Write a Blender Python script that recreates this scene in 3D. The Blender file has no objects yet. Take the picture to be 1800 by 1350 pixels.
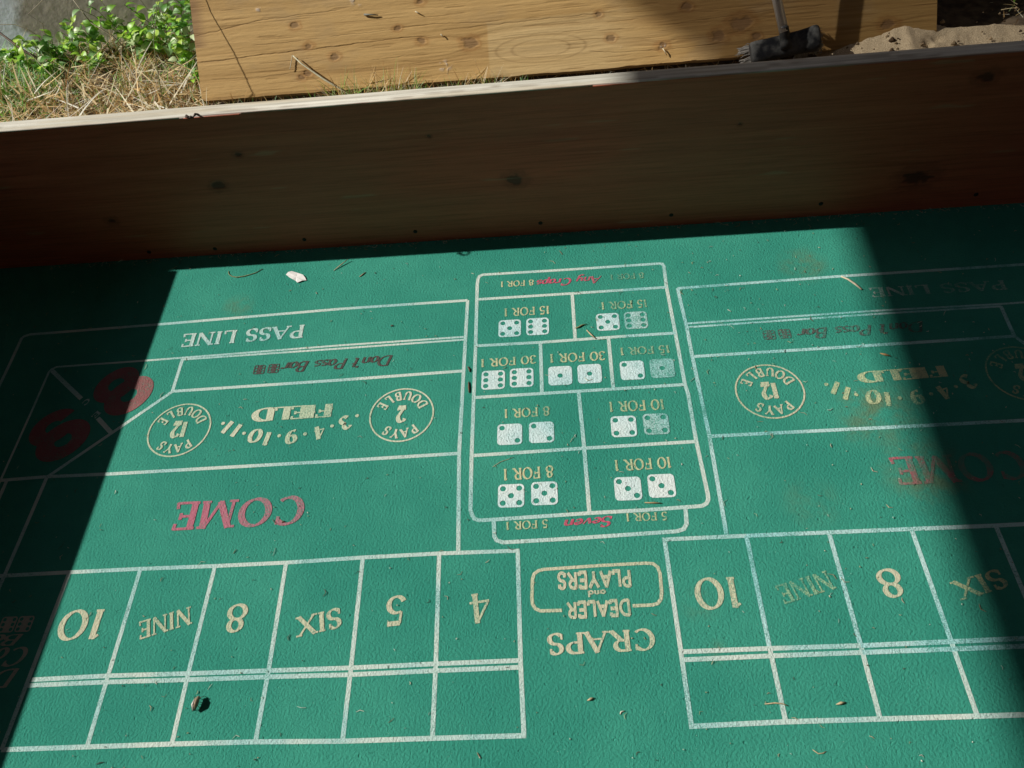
import bpy, bmesh, math, random
import numpy as np
from mathutils import Vector, Matrix
random.seed(7); rng = np.random.default_rng(11)
R = math.radians
scene = bpy.context.scene
COL = scene.collection
S = 0.125                       # one betting box is 12.5 cm wide: the unit of the layout

# ------------------------------------------------------------------ camera
cam_data = bpy.data.cameras.new('camera')
cam_data.sensor_fit = 'HORIZONTAL'; cam_data.sensor_width = 36.0
cam_data.lens = 36.0 * 1382.378 / 1800.0
cam_data.clip_start = 0.02; cam_data.clip_end = 300
cam = bpy.data.objects.new('camera', cam_data); COL.objects.link(cam)
def cam_axes(yaw, pitch, roll):
    f = Vector((math.sin(yaw)*math.cos(pitch), math.cos(yaw)*math.cos(pitch), -math.sin(pitch)))
    r = f.cross(Vector((0, 0, 1))).normalized(); u = r.cross(f)
    c, s = math.cos(roll), math.sin(roll)
    return c*r + s*u, -s*r + c*u, f
cr, cu, cf = cam_axes(R(-6.2894), R(52.1975), R(-8.7238))
M = Matrix(((cr.x, cu.x, -cf.x), (cr.y, cu.y, -cf.y), (cr.z, cu.z, -cf.z))).to_4x4()
M.translation = Vector((6.7295, -2.2327, 9.1973)) * S
cam.matrix_world = M
scene.camera = cam

# ------------------------------------------------------------------ light
TO_SUN = Vector((-1.345, 0.153, 1.0)).normalized()
elev = math.asin(TO_SUN.z); azim = math.atan2(TO_SUN.x, TO_SUN.y)   # clockwise from +Y
world = bpy.data.worlds.new('World'); scene.world = world; world.use_nodes = True
wt = world.node_tree; wt.nodes.clear()
wo = wt.nodes.new('ShaderNodeOutputWorld'); wb = wt.nodes.new('ShaderNodeBackground')
sky = wt.nodes.new('ShaderNodeTexSky'); sky.sky_type = 'NISHITA'; sky.sun_disc = False
sky.sun_elevation = elev; sky.sun_rotation = azim
wb.inputs['Strength'].default_value = 0.05
wt.links.new(sky.outputs[0], wb.inputs[0]); wt.links.new(wb.outputs[0], wo.inputs[0])
sd = bpy.data.lights.new('sun', 'SUN'); sd.energy = 5.0; sd.angle = R(0.53); sd.color = (1.0, 0.955, 0.88)
sun = bpy.data.objects.new('sun', sd); COL.objects.link(sun)
sun.rotation_euler = (-TO_SUN).to_track_quat('-Z', 'Y').to_euler()
sun.location = TO_SUN * 20
vs = scene.view_settings
vs.view_transform = 'Standard'; vs.look = 'None'; vs.exposure = 0.12; vs.gamma = 1.0; vs.use_curve_mapping = False

# ------------------------------------------------------------------ helpers
def tag(o, label=None, cat=None, group=None, kind=None):
    if label: o['label'] = label
    if cat: o['category'] = cat
    if group: o['group'] = group
    if kind: o['kind'] = kind
    return o
def empty(name, loc=(0, 0, 0)):
    o = bpy.data.objects.new(name, None); COL.objects.link(o); o.location = loc; o.empty_display_size = 0.05
    return o
def mesh_obj(name, verts, faces, mat, parent=None, smooth=False, colors=None, loc=None):
    me = bpy.data.meshes.new(name)
    me.from_pydata([tuple(v) for v in verts] if not isinstance(verts, np.ndarray) else verts.tolist(), [], faces if isinstance(faces, list) else faces.tolist())
    if colors is not None:
        at = me.color_attributes.new('Col', 'FLOAT_COLOR', 'POINT')
        c = np.ones((len(me.vertices), 4), np.float32); c[:, :3] = np.asarray(colors, np.float32)
        at.data.foreach_set('color', c.ravel())
    if smooth: me.polygons.foreach_set('use_smooth', [True]*len(me.polygons))
    me.update()
    if mat: me.materials.append(mat)
    o = bpy.data.objects.new(name, me); COL.objects.link(o)
    if parent: o.parent = parent
    if loc is not None: o.location = loc
    return o
class MB:
    """collects pieces of one mesh"""
    def __init__(s): s.v = []; s.f = []; s.c = []
    def add(s, v, f, c=None):
        b = len(s.v); s.v += [tuple(p) for p in v]; s.f += [tuple(i+b for i in q) for q in f]
        if c is not None: s.c += [c]*len(v)
    def box(s, p0, p1, c=None):
        (a, b, d), (e, g, h) = p0, p1
        s.add([(a,b,d),(e,b,d),(e,g,d),(a,g,d),(a,b,h),(e,b,h),(e,g,h),(a,g,h)],
              [(0,3,2,1),(4,5,6,7),(0,1,5,4),(1,2,6,5),(2,3,7,6),(3,0,4,7)], c)
    def tube(s, pts, rad, n=6, c=None):
        pts = [Vector(p) for p in pts]; rads = rad if isinstance(rad, (list, tuple)) else [rad]*len(pts)
        vs_, fs = [], []
        ref = Vector((0.31, 0.17, 0.93))
        for i, p in enumerate(pts):
            t = (pts[min(i+1, len(pts)-1)] - pts[max(i-1, 0)]).normalized()
            a = t.cross(ref)
            if a.length < 1e-3: a = t.cross(Vector((1, 0, 0)))
            a.normalize(); b = t.cross(a)
            for k in range(n):
                w = 2*math.pi*k/n; vs_.append(p + (a*math.cos(w) + b*math.sin(w))*rads[i])
        for i in range(len(pts)-1):
            for k in range(n):
                fs.append((i*n+k, i*n+(k+1) % n, (i+1)*n+(k+1) % n, (i+1)*n+k))
        fs.append(tuple(range(n-1, -1, -1))); fs.append(tuple((len(pts)-1)*n+k for k in range(n)))
        s.add(vs_, fs, c)
    def build(s, name, mat, parent=None, smooth=False, loc=None):
        return mesh_obj(name, s.v, s.f, mat, parent, smooth, s.c if s.c and len(s.c) == len(s.v) else None, loc)

# value noise in numpy, for shapes and wood colour
def _h(ix, iy, seed):
    n = (ix.astype(np.int64)*374761393 + iy.astype(np.int64)*668265263 + seed*144665) & 0x7fffffff
    n = ((n ^ (n >> 13))*1274126177) & 0x7fffffff
    return ((n ^ (n >> 16)) & 0xffff) / 65535.0
def vnoise(x, y, seed=0):
    x = np.asarray(x, float); y = np.asarray(y, float); x, y = np.broadcast_arrays(x, y)
    ix, iy = np.floor(x), np.floor(y); fx, fy = x-ix, y-iy
    fx = fx*fx*(3-2*fx); fy = fy*fy*(3-2*fy)
    a, b = _h(ix, iy, seed), _h(ix+1, iy, seed); c, d = _h(ix, iy+1, seed), _h(ix+1, iy+1, seed)
    return (a*(1-fx)+b*fx)*(1-fy) + (c*(1-fx)+d*fx)*fy
def fbm(x, y, seed=0, o=4):
    t, a, s = 0, .5, 0
    for k in range(o):
        t = t + a*vnoise(np.asarray(x)*2**k, np.asarray(y)*2**k, seed+k*17); s += a; a *= .5
    return t/s
def sstep(a, b, x): t = np.clip((x-a)/(b-a), 0, 1); return t*t*(3-2*t)

# ------------------------------------------------------------------ materials
def new_mat(name):
    m = bpy.data.materials.new(name); m.use_nodes = True; nt = m.node_tree; nt.nodes.clear()
    out = nt.nodes.new('ShaderNodeOutputMaterial'); bs = nt.nodes.new('ShaderNodeBsdfPrincipled')
    nt.links.new(bs.outputs[0], out.inputs[0]); return m, nt, bs
def nd(nt, typ, **kw):
    n = nt.nodes.new(typ)
    for k, v in kw.items():
        if k in n.inputs: n.inputs[k].default_value = v
        else: setattr(n, k, v)
    return n
def noise(nt, vec, scale, detail=3, rough=.55, dist=0):
    n = nd(nt, 'ShaderNodeTexNoise'); n.inputs['Scale'].default_value = scale; n.inputs['Detail'].default_value = detail
    n.inputs['Roughness'].default_value = rough; n.inputs['Distortion'].default_value = dist
    nt.links.new(vec, n.inputs['Vector']); return n.outputs[0]
def mrange(nt, val, a, b, c=0., d=1., smooth=True):
    n = nd(nt, 'ShaderNodeMapRange'); n.interpolation_type = 'SMOOTHSTEP' if smooth else 'LINEAR'
    n.inputs[1].default_value = a; n.inputs[2].default_value = b; n.inputs[3].default_value = c; n.inputs[4].default_value = d
    nt.links.new(val, n.inputs[0]); return n.outputs[0]
def mix(nt, fac, a, b, blend='MIX'):
    n = nd(nt, 'ShaderNodeMix', data_type='RGBA', blend_type=blend)
    for i, v in ((0, fac), (6, a), (7, b)):
        if isinstance(v, (int, float)): n.inputs[i].default_value = v
        elif isinstance(v, tuple): n.inputs[i].default_value = (*v, 1)
        else: nt.links.new(v, n.inputs[i])
    return n.outputs[2]
def mth(nt, op, a, b=None):
    n = nd(nt, 'ShaderNodeMath', operation=op)
    for i, v in enumerate((a, b)):
        if v is None: continue
        if isinstance(v, (int, float)): n.inputs[i].default_value = v
        else: nt.links.new(v, n.inputs[i])
    return n.outputs[0]
def bump(nt, height, dist, strength=1.0):
    n = nd(nt, 'ShaderNodeBump'); n.inputs['Strength'].default_value = strength; n.inputs['Distance'].default_value = dist
    nt.links.new(height, n.inputs['Height']); return n.outputs[0]
def pos(nt): return nd(nt, 'ShaderNodeNewGeometry').outputs['Position']
def objc(nt): return nd(nt, 'ShaderNodeTexCoord').outputs['Object']

def simple(name, col, rough=.7, var=.25, scale=60, bumpd=0, metal=0, col2=None):
    m, nt, bs = new_mat(name); v = pos(nt)
    n = noise(nt, v, scale, 4)
    c2 = col2 or tuple(c*(1-var*1.6) for c in col)
    nt.links.new(mix(nt, mrange(nt, n, .3, .7), c2, col), bs.inputs['Base Color'])
    bs.inputs['Roughness'].default_value = rough; bs.inputs['Metallic'].default_value = metal
    if bumpd: nt.links.new(bump(nt, n, bumpd), bs.inputs['Normal'])
    return m

FELT = (0.038, 0.292, 0.208)
STAINS = ((1.375, .500, .075, .85), (1.41, .375, .075, .8), (1.33, .46, .035, .5), (1.33, .86, .05, .8), (0.17, .86, .035, .7), (0.25, .80, .02, .5), (1.03, .10, .02, .4), (1.22, .33, .05, .35), (1.02, .17, .03, .35))
def felt_nodes(nt):
    v = pos(nt)
    big = noise(nt, v, 3.2, 4, .6); med = noise(nt, v, 38, 3, .6); fine = noise(nt, v, 900, 2, .6)
    c = mix(nt, mrange(nt, big, .3, .7), (FELT[0]*.72, FELT[1]*.84, FELT[2]*.86), (FELT[0]*1.30, FELT[1]*1.09, FELT[2]*1.10))
    c = mix(nt, mrange(nt, med, .35, .75, 0, .30), c, (FELT[0]*.7, FELT[1]*.76, FELT[2]*.80))
    c = mix(nt, mrange(nt, fine, .35, .8, 0, .35), c, (FELT[0]*1.9, FELT[1]*1.18, FELT[2]*1.3))
    speck = noise(nt, v, 420, 1, .5); c = mix(nt, mrange(nt, speck, .755, .80, 0, .55), c, (.42, .62, .50))
    st = noise(nt, v, 24, 5, .7)
    for x, y, r, a in STAINS:
        sub = nd(nt, 'ShaderNodeVectorMath', operation='SUBTRACT'); nt.links.new(v, sub.inputs[0]); sub.inputs[1].default_value = (x, y, 0)
        ln = nd(nt, 'ShaderNodeVectorMath', operation='LENGTH'); nt.links.new(sub.outputs[0], ln.inputs[0])
        k = mth(nt, 'MULTIPLY', mrange(nt, ln.outputs['Value'], r*1.25, r*.1), mrange(nt, st, .36, .68, 0, a*.85))
        c = mix(nt, k, c, (.150, .172, .082))
    # pebbly pressed pile: 4-6 mm lumps with a finer nap on top
    h1 = noise(nt, v, 250, 3, .65); h2 = noise(nt, v, 800, 2, .6)
    spars = mrange(nt, noise(nt, v, 115, 1, .5), .20, .29, -.55, 0)
    h = mth(nt, 'ADD', mth(nt, 'ADD', mth(nt, 'MULTIPLY', h1, 1.15), mth(nt, 'MULTIPLY', h2, .45)), spars)
    nrm = bump(nt, h, .0021, 1.0)
    return v, c, nrm
def felt_mat():
    m, nt, bs = new_mat('green_felt'); v, c, n = felt_nodes(nt)
    nt.links.new(c, bs.inputs['Base Color']); nt.links.new(n, bs.inputs['Normal'])
    bs.inputs['Roughness'].default_value = .95; bs.inputs['Specular IOR Level'].default_value = .12
    return m
def print_mat(name, col, wear, col2=None, patch=.45):
    """ink printed on the felt: worn away in patches so that the pile shows"""
    m, nt, bs = new_mat(name); v, c, n = felt_nodes(nt)
    f1 = noise(nt, v, 420, 3, .7); f2 = noise(nt, v, 34, 3, .6); f3 = noise(nt, v, 6.5, 2, .5)
    q = mth(nt, 'ADD', mth(nt, 'ADD', mth(nt, 'MULTIPLY', f1, 1-patch), mth(nt, 'MULTIPLY', f2, patch*.5)), mth(nt, 'MULTIPLY', f3, patch*.5))
    k = mrange(nt, q, wear-.10, wear+.07, .12, 1.0)
    tint = mix(nt, mrange(nt, f3, .35, .65), col2 or tuple(x*.82 for x in col), col)
    nt.links.new(mix(nt, k, c, tint), bs.inputs['Base Color']); nt.links.new(n, bs.inputs['Normal'])
    bs.inputs['Roughness'].default_value = .85; bs.inputs['Specular IOR Level'].default_value = .25
    return m
MAT = dict(
    white=print_mat('white_ink', (.60, .70, .63), .435, (.38, .63, .61)),
    white_worn=print_mat('white_ink_worn', (.48, .70, .68), .475, (.30, .63, .64)),
    white_faint=print_mat('white_ink_faint', (.45, .60, .55), .55),
    cream=print_mat('cream_ink', (.64, .66, .50), .42, (.50, .60, .42)),
    gold=print_mat('gold_ink', (.60, .58, .42), .44, (.50, .55, .37)),
    gold_small=print_mat('gold_ink_rubbed', (.58, .59, .35), .455, (.44, .54, .31)),
    gold_worn=print_mat('gold_ink_worn', (.52, .56, .32), .51, (.36, .52, .30)),
    red=print_mat('red_ink', (.48, .15, .21), .445, (.40, .17, .21)),
    red_script=print_mat('red_ink_rubbed', (.58, .10, .17), .435, (.46, .12, .16)),
    red_dim=print_mat('pink_ink', (.31, .12, .12), .43),
    red_faint=print_mat('red_ink_faint', (.50, .09, .14), .515, patch=.75),
    maroon=print_mat('maroon_ink', (.085, .070, .062), .43),
    maroon_worn=print_mat('maroon_ink_worn', (.100, .078, .075), .49),
    tan=print_mat('tan_ink', (.44, .44, .36), .42),
    dice=print_mat('dice_ink', (.72, .81, .79), .425, (.54, .76, .78)),
    dice_worn=print_mat('dice_ink_worn', (.52, .68, .66), .50, (.30, .60, .60)),
)
def attr_mat(name, rough=.75, bumps=((400, .0003),), var=.25, scale=700, spec=.3, trans=0, grain=0):
    m, nt, bs = new_mat(name)
    a = nd(nt, 'ShaderNodeAttribute', attribute_name='Col'); v = pos(nt)
    n = noise(nt, v, scale, 3)
    c = mix(nt, mrange(nt, n, .3, .75, 0, var), a.outputs['Color'], mix(nt, 1.0, a.outputs['Color'], (.45, .42, .40), 'MULTIPLY'))
    if grain:                                   # fine fibres drawn out along the plank
        sc = nd(nt, 'ShaderNodeVectorMath', operation='MULTIPLY'); nt.links.new(v, sc.inputs[0]); sc.inputs[1].default_value = (5.0, 230.0, 230.0)
        gn = noise(nt, sc.outputs[0], 1.0, 4, .65)
        c = mix(nt, mrange(nt, gn, .40, .72, 0, grain), c, mix(nt, 1.0, c, (.42, .36, .30), 'MULTIPLY'))
    nt.links.new(c, bs.inputs['Base Color']); bs.inputs['Roughness'].default_value = rough; bs.inputs['Specular IOR Level'].default_value = spec
    if bumps:
        h = gn if grain else noise(nt, v, bumps[0][0], 4); nt.links.new(bump(nt, h, bumps[0][1]), bs.inputs['Normal'])
    if trans:
        tr = nd(nt, 'ShaderNodeBsdfTranslucent'); nt.links.new(c, tr.inputs[0])
        ms = nd(nt, 'ShaderNodeMixShader'); ms.inputs[0].default_value = trans
        nt.links.new(bs.outputs[0], ms.inputs[1]); nt.links.new(tr.outputs[0], ms.inputs[2])
        nt.links.new(ms.outputs[0], nt.nodes['Material Output'].inputs[0])
    return m
WOOD_BOARD = attr_mat('stained_board_wood', .58, ((300, .0002),), .25, 900, grain=.42)
WOOD_PANEL = attr_mat('weathered_panel_wood', .8, ((500, .0002),), .2, 900, grain=.38)
BLADE = attr_mat('grass_blade', .55, (), .10, 300, .4, .40)
LEAFM = attr_mat('leaf', .42, (), .15, 260, .5, .42)
STRAW = attr_mat('straw', .7, (), .2, 500, .3, .1)

# measured on the table top, in metres
LINES = [('white',0.0067,[(-0.287,0.6087),(-0.2856,0.6912),(-0.2859,0.7524),(-0.2874,0.813),(-0.2832,0.8185),(-0.2721,0.8222),(0.027,0.8245),(0.394,0.8306),(0.6555,0.8286)]),('white',0.0046,[(-0.1933,0.3855),(-0.1922,0.4701),(-0.1912,0.6263),(-0.1917,0.7146),(-0.1882,0.7217),(-0.1793,0.7268),(0.0214,0.7272),(0.4063,0.7315),(0.6544,0.7311)]),('white',0.0085,[(-0.1889,0.7203),(-0.0986,0.6403)]),('white',0.0085,[(-0.0491,0.5906),(-0.0106,0.5538)]),('white',0.0067,[(-0.1042,0.4643),(-0.01,0.5534),(0.0841,0.643)]),('white',0.0067,[(0.084,0.6436),(0.0839,0.7247)]),('white',0.0067,[(0.084,0.6436),(0.4171,0.6438),(0.6522,0.6461)]),('white',0.0046,[(0.0855,0.7231),(0.4073,0.7232),(0.6523,0.7239)]),('white',0.0067,[(-0.2256,0.4624),(-0.1052,0.4652),(0.0188,0.4629),(0.4396,0.4616),(0.6491,0.4623)]),('white',0.0067,[(-0.1042,0.4643),(-0.1096,0.2569),(-0.1105,0.2114)]),('white',0.0067,[(-0.1797,0.4618),(-0.1796,0.378)]),('white',0.0067,[(-0.1268,0.2748),(0.0038,0.275),(0.126,0.2746),(0.2528,0.2728),(0.3718,0.2724),(0.4983,0.2745),(0.6226,0.2747),(0.7516,0.2725)]),('white',0.0067,[(0.0038,0.275),(-0.0038,0.0022)]),('white',0.0067,[(0.126,0.2746),(0.1248,0.102),(0.1248,0.0019)]),('white',0.0067,[(0.2528,0.2728),(0.2504,0.1003),(0.2507,0.0017)]),('white',0.0067,[(0.3718,0.2724),(0.374,0.0996),(0.3731,0.0007)]),('white',0.0067,[(0.4983,0.2745),(0.4991,0.0987),(0.4987,-0.0026)]),('white',0.0067,[(0.6226,0.2747),(0.6257,0.0994),(0.6259,-0.003)]),('white',0.0067,[(0.7489,0.2726),(0.7504,0.0992),(0.7533,-0.0036)]),('white',0.0067,[(0.0036,0.1008),(0.1248,0.102),(0.2504,0.1003),(0.374,0.0996),(0.4991,0.0987),(0.6257,0.0994),(0.7496,0.0992)]),('white',0.0067,[(0.0023,0.0924),(0.1259,0.0927),(0.2501,0.0912),(0.3739,0.0905),(0.4994,0.0888),(0.6253,0.0895),(0.7494,0.0894)]),('white',0.0067,[(-0.0038,0.0022),(0.1248,0.0019),(0.2507,0.0017),(0.3731,0.0007),(0.4987,-0.0026),(0.6259,-0.003),(0.7565,-0.0037)]),('white',0.0067,[(0.6555,0.8286),(0.6522,0.6461),(0.6491,0.4623),(0.6534,0.2759)]),('white',0.0067,[(0.6727,0.5934),(0.6739,0.7031),(0.6745,0.8718),(0.676,0.8882),(0.6789,0.8953),(0.686,0.8988),(0.8645,0.8949),(1.0481,0.8927),(1.0548,0.8911),(1.0574,0.8842),(1.0549,0.8248),(1.0559,0.7043),(1.0563,0.5804),(1.0588,0.5597),(1.0578,0.459),(1.0608,0.3558),(1.06,0.3454),(1.0562,0.3383),(1.0482,0.3342),(0.9533,0.3323),(0.8669,0.3323),(0.7096,0.3299),(0.687,0.3299),(0.6785,0.3333),(0.6736,0.342),(0.6715,0.3516),(0.6713,0.4573),(0.6727,0.5934)]),('white',0.0067,[(0.6764,0.8291),(0.8664,0.8265),(0.9687,0.8257)]),('white_worn',0.0067,[(0.9687,0.8257),(1.0549,0.8248)]),('white',0.0067,[(0.675,0.7059),(0.7994,0.7034),(0.9624,0.7043)]),('white_worn',0.0067,[(0.9624,0.7043),(1.0558,0.7036)]),('white',0.0067,[(0.6729,0.5816),(0.7953,0.5809),(1.0563,0.5804)]),('white',0.0067,[(0.6733,0.456),(0.8669,0.4575),(1.0589,0.4577)]),('white',0.0067,[(0.8672,0.8249),(0.8661,0.7063)]),('white',0.0067,[(0.7993,0.7019),(0.7981,0.5819)]),('white',0.0067,[(0.9294,0.7036),(0.9277,0.5814)]),('white',0.0067,[(0.8648,0.5805),(0.8669,0.4575),(0.8669,0.333)]),('white',0.0067,[(0.7103,0.3274),(0.7115,0.2996),(0.7152,0.2923),(0.7253,0.2882),(0.8312,0.2887),(1.0025,0.2918),(1.0136,0.2952),(1.0193,0.3038),(1.0216,0.3322)]),('white_worn',0.0067,[(1.076,0.8194),(1.3876,0.8202),(1.7368,0.8161),(1.7896,0.8166)]),('white_worn',0.0046,[(1.0782,0.7254),(1.4402,0.7242),(1.6511,0.7196),(1.7497,0.7199)]),('white_worn',0.0046,[(1.0779,0.7159),(1.4379,0.7163),(1.6561,0.7139)]),('white_worn',0.0067,[(1.6554,0.7148),(1.6514,0.6411)]),('white_worn',0.0067,[(1.0789,0.6435),(1.4366,0.6417),(1.6514,0.6411),(1.6893,0.5734)]),('white_worn',0.0067,[(1.0814,0.4666),(1.4391,0.4623),(1.5975,0.4608),(1.6429,0.4608)]),('white_worn',0.0067,[(1.076,0.8194),(1.079,0.7166),(1.0789,0.6435),(1.0814,0.4666),(1.078,0.2815)]),('white',0.0067,[(0.9776,0.2789),(1.108,0.2779)]),('white_worn',0.0067,[(1.108,0.2779),(1.2338,0.2765),(1.3577,0.2751),(1.4822,0.2736),(1.5656,0.2735)]),('white',0.0067,[(0.9812,0.2792),(0.982,0.1018),(0.982,-0.0017)]),('white_worn',0.0067,[(1.108,0.2779),(1.1074,0.1014)]),('white',0.0067,[(1.1074,0.1014),(1.108,0.002)]),('white_worn',0.0067,[(1.2338,0.2765),(1.2337,0.1)]),('white',0.0067,[(1.2337,0.1),(1.2319,0.0014)]),('white_worn',0.0067,[(1.3577,0.2751),(1.3577,0.1003)]),('white',0.0067,[(1.3577,0.1003),(1.3574,0.0006)]),('white_worn',0.0067,[(1.4822,0.2736),(1.4816,0.1653),(1.4801,0.0659)]),('white',0.0067,[(0.9804,0.1019),(1.1074,0.1014),(1.2337,0.1)]),('white_worn',0.0067,[(1.2337,0.1),(1.3577,0.1003),(1.4944,0.1007)]),('white',0.0067,[(0.982,0.0904),(1.1068,0.0909),(1.2334,0.0904)]),('white_worn',0.0067,[(1.2334,0.0904),(1.3565,0.0899),(1.4899,0.0898)]),('white',0.0067,[(0.9786,0.0006),(1.1072,0.0021),(1.2319,0.0014),(1.3574,0.0006),(1.4529,0.0001)]),('gold',0.0052,[(0.8145,0.1714),(0.7819,0.1721),(0.7742,0.176),(0.7701,0.1833),(0.7695,0.1942),(0.7712,0.2236),(0.7741,0.2319),(0.7813,0.2371),(0.7894,0.2386),(0.8816,0.2404),(0.9474,0.2406),(0.9586,0.2391),(0.9649,0.2331),(0.9671,0.2227),(0.966,0.1935),(0.9637,0.182),(0.9578,0.1752),(0.9499,0.1733),(0.9203,0.1734)])]
TEXTS = [('PASS LINE','roman','white',(0.3232,0.7934),(0.0697,0.7908),0.0344,1.0),("Don't Pass Bar",'script','maroon',(0.514,0.6965),(0.296,0.6962),0.0252,1.0),('FIELD','fat','cream',(0.4072,0.5882),(0.2575,0.5881),0.0294,1.0),('COME','roman','red',(0.3863,0.3943),(0.1569,0.3953),0.0529,1.0),('10','fatroman','gold',(0.0926,0.2075),(0.0184,0.2082),0.0478,1.0),('NINE','roman','gold',(0.229,0.2057),(0.1494,0.1835),0.0294,1.0),('8','fatroman','gold',(0.3235,0.2048),(0.2904,0.2046),0.0441,1.0),('SIX','roman','gold',(0.4721,0.1922),(0.4037,0.179),0.0316,1.0),('5','fatroman','gold',(0.5748,0.2065),(0.5435,0.2062),0.0454,1.0),('4','fatroman','gold',(0.7038,0.2066),(0.6703,0.2027),0.0471,1.0),('CRAPS','roman','gold',(0.9465,0.1375),(0.7908,0.136),0.031,1.0),('DEALER','sans','gold',(0.9171,0.1834),(0.8211,0.1831),0.0243,1.0),('and','sanslc','gold',(0.8818,0.2004),(0.8549,0.2),0.01,1.0),('PLAYERS','sans','gold',(0.9228,0.2306),(0.8104,0.2314),0.0265,1.0),('8 FOR 1','roman','gold_small',(0.7909,0.8729),(0.7229,0.8742),0.0156,1.0),('Any Craps','script','red_script',(0.9303,0.8698),(0.7985,0.8705),0.0195,1.0),('8 FOR 1','roman','gold_worn',(1.0143,0.8699),(0.9466,0.8714),0.0154,1.0),('15 FOR 1','roman','gold_small',(0.8203,0.7967),(0.7296,0.7979),0.021,1.0),('15 FOR 1','roman','gold_worn',(1.0122,0.7947),(0.9221,0.796),0.0198,1.0),('30 FOR 1','roman','gold_small',(0.7897,0.6716),(0.6843,0.671),0.0195,1.0),('30 FOR 1','roman','gold_small',(0.9196,0.6699),(0.8156,0.6721),0.0208,1.0),('15 FOR 1','roman','gold_worn',(1.0402,0.6746),(0.9479,0.6758),0.018,1.0),('8 FOR 1','roman','gold_small',(0.8104,0.5502),(0.7284,0.5503),0.0194,1.0),('10 FOR 1','roman','gold_small',(1.0143,0.5506),(0.9166,0.552),0.022,1.0),('8 FOR 1','roman','gold_small',(0.8113,0.4258),(0.7263,0.4248),0.0225,1.0),('10 FOR 1','roman','gold_small',(1.01,0.4297),(0.9152,0.4295),0.0214,1.0),('5 FOR 1','roman','gold_small',(0.7989,0.3245),(0.7301,0.324),0.0144,1.0),('Seven','script','red_script',(0.9049,0.3249),(0.8257,0.3224),0.0183,1.0),('5 FOR 1','roman','gold_small',(0.9909,0.3269),(0.9249,0.3278),0.0143,1.0),('PASS LINE','roman','white_faint',(1.6835,0.7785),(1.4337,0.7829),0.0238,1.0),("Don't Pass Bar",'script','maroon_worn',(1.5083,0.6904),(1.2808,0.692),0.0248,1.0),('FIELD','fat','gold_worn',(1.5078,0.5851),(1.358,0.5824),0.0239,1.0),('COME','roman','red_faint',(1.5657,0.4025),(1.3597,0.4038),0.0509,1.0),('10','fatroman','gold',(1.0818,0.2112),(1.0145,0.211),0.0481,1.0),('NINE','roman','gold_worn',(1.2141,0.2144),(1.1331,0.1932),0.0291,1.0),('8','fatroman','gold',(1.3174,0.2117),(1.2823,0.2108),0.0432,1.0),('SIX','roman','gold_worn',(1.4605,0.2041),(1.3854,0.1867),0.0283,1.0),("Don't",'script','tan',(-0.0197,0.1188),(-0.1225,0.1178),0.0279,1.0),('Come','script','tan',(-0.0139,0.1519),(-0.1231,0.1512),0.0288,1.0),('Bar','script','tan',(-0.0341,0.1731),(-0.1041,0.173),0.0176,1.0),('C','roman','white',(-0.086,0.6407),(-0.095,0.6263),0.0104,1.0),('E','roman','white',(-0.0548,0.6083),(-0.0639,0.5943),0.0107,1.0)]
ARC_GLYPHS = [('.','cream',(0.4576,0.5571),(0.557,-0.8305),0.0285),('3','cream',(0.437,0.5427),(0.4628,-0.8865),0.0285),('.','cream',(0.4132,0.5377),(0.3678,-0.9299),0.0285),('4','cream',(0.3918,0.525),(0.2662,-0.9639),0.0285),('.','cream',(0.365,0.5236),(0.1524,-0.9883),0.0285),('9','cream',(0.3403,0.5195),(0.0425,-0.9991),0.0285),('.','cream',(0.3168,0.5234),(-0.0619,-0.9981),0.0285),('1','cream',(0.2951,0.5183),(-0.1539,-0.9881),0.0285),('0','cream',(0.2715,0.5264),(-0.2596,-0.9657),0.0285),('.','cream',(0.2489,0.5336),(-0.3585,-0.9335),0.0285),('1','cream',(0.2328,0.5409),(-0.4298,-0.9029),0.0285),('1','cream',(0.2142,0.5495),(-0.509,-0.8608),0.0285),('.','cream',(0.2039,0.5591),(-0.5604,-0.8282),0.0285),('.','gold_worn',(1.3004,0.5603),(-0.5635,-0.8261),0.0285),('1','gold_worn',(1.3138,0.5513),(-0.5029,-0.8644),0.0285),('1','gold_worn',(1.3298,0.5379),(-0.4235,-0.9059),0.0285),('.','gold_worn',(1.3449,0.5342),(-0.3618,-0.9323),0.0285),('0','gold_worn',(1.3718,0.5267),(-0.2446,-0.9696),0.0285),('1','gold_worn',(1.3947,0.5208),(-0.1426,-0.9898),0.0285),('.','gold_worn',(1.4149,0.5212),(-0.0544,-0.9985),0.0285),('9','gold_worn',(1.4434,0.521),(0.0719,-0.9974),0.0285),('.','gold_worn',(1.4687,0.5259),(0.1853,-0.9827),0.0285),('4','gold_worn',(1.4917,0.5281),(0.2838,-0.9589),0.0285),('.','gold_worn',(1.514,0.5378),(0.3847,-0.923),0.0285),('3','gold_worn',(1.5376,0.5462),(0.4835,-0.8754),0.0285)]
CIRCLES = [('2','cream',(0.5405,0.5534)),('12','cream',(0.1215,0.5511)),('12','gold',(1.201,0.5539)),('2','gold_worn',(1.6336,0.5579))]
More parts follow.
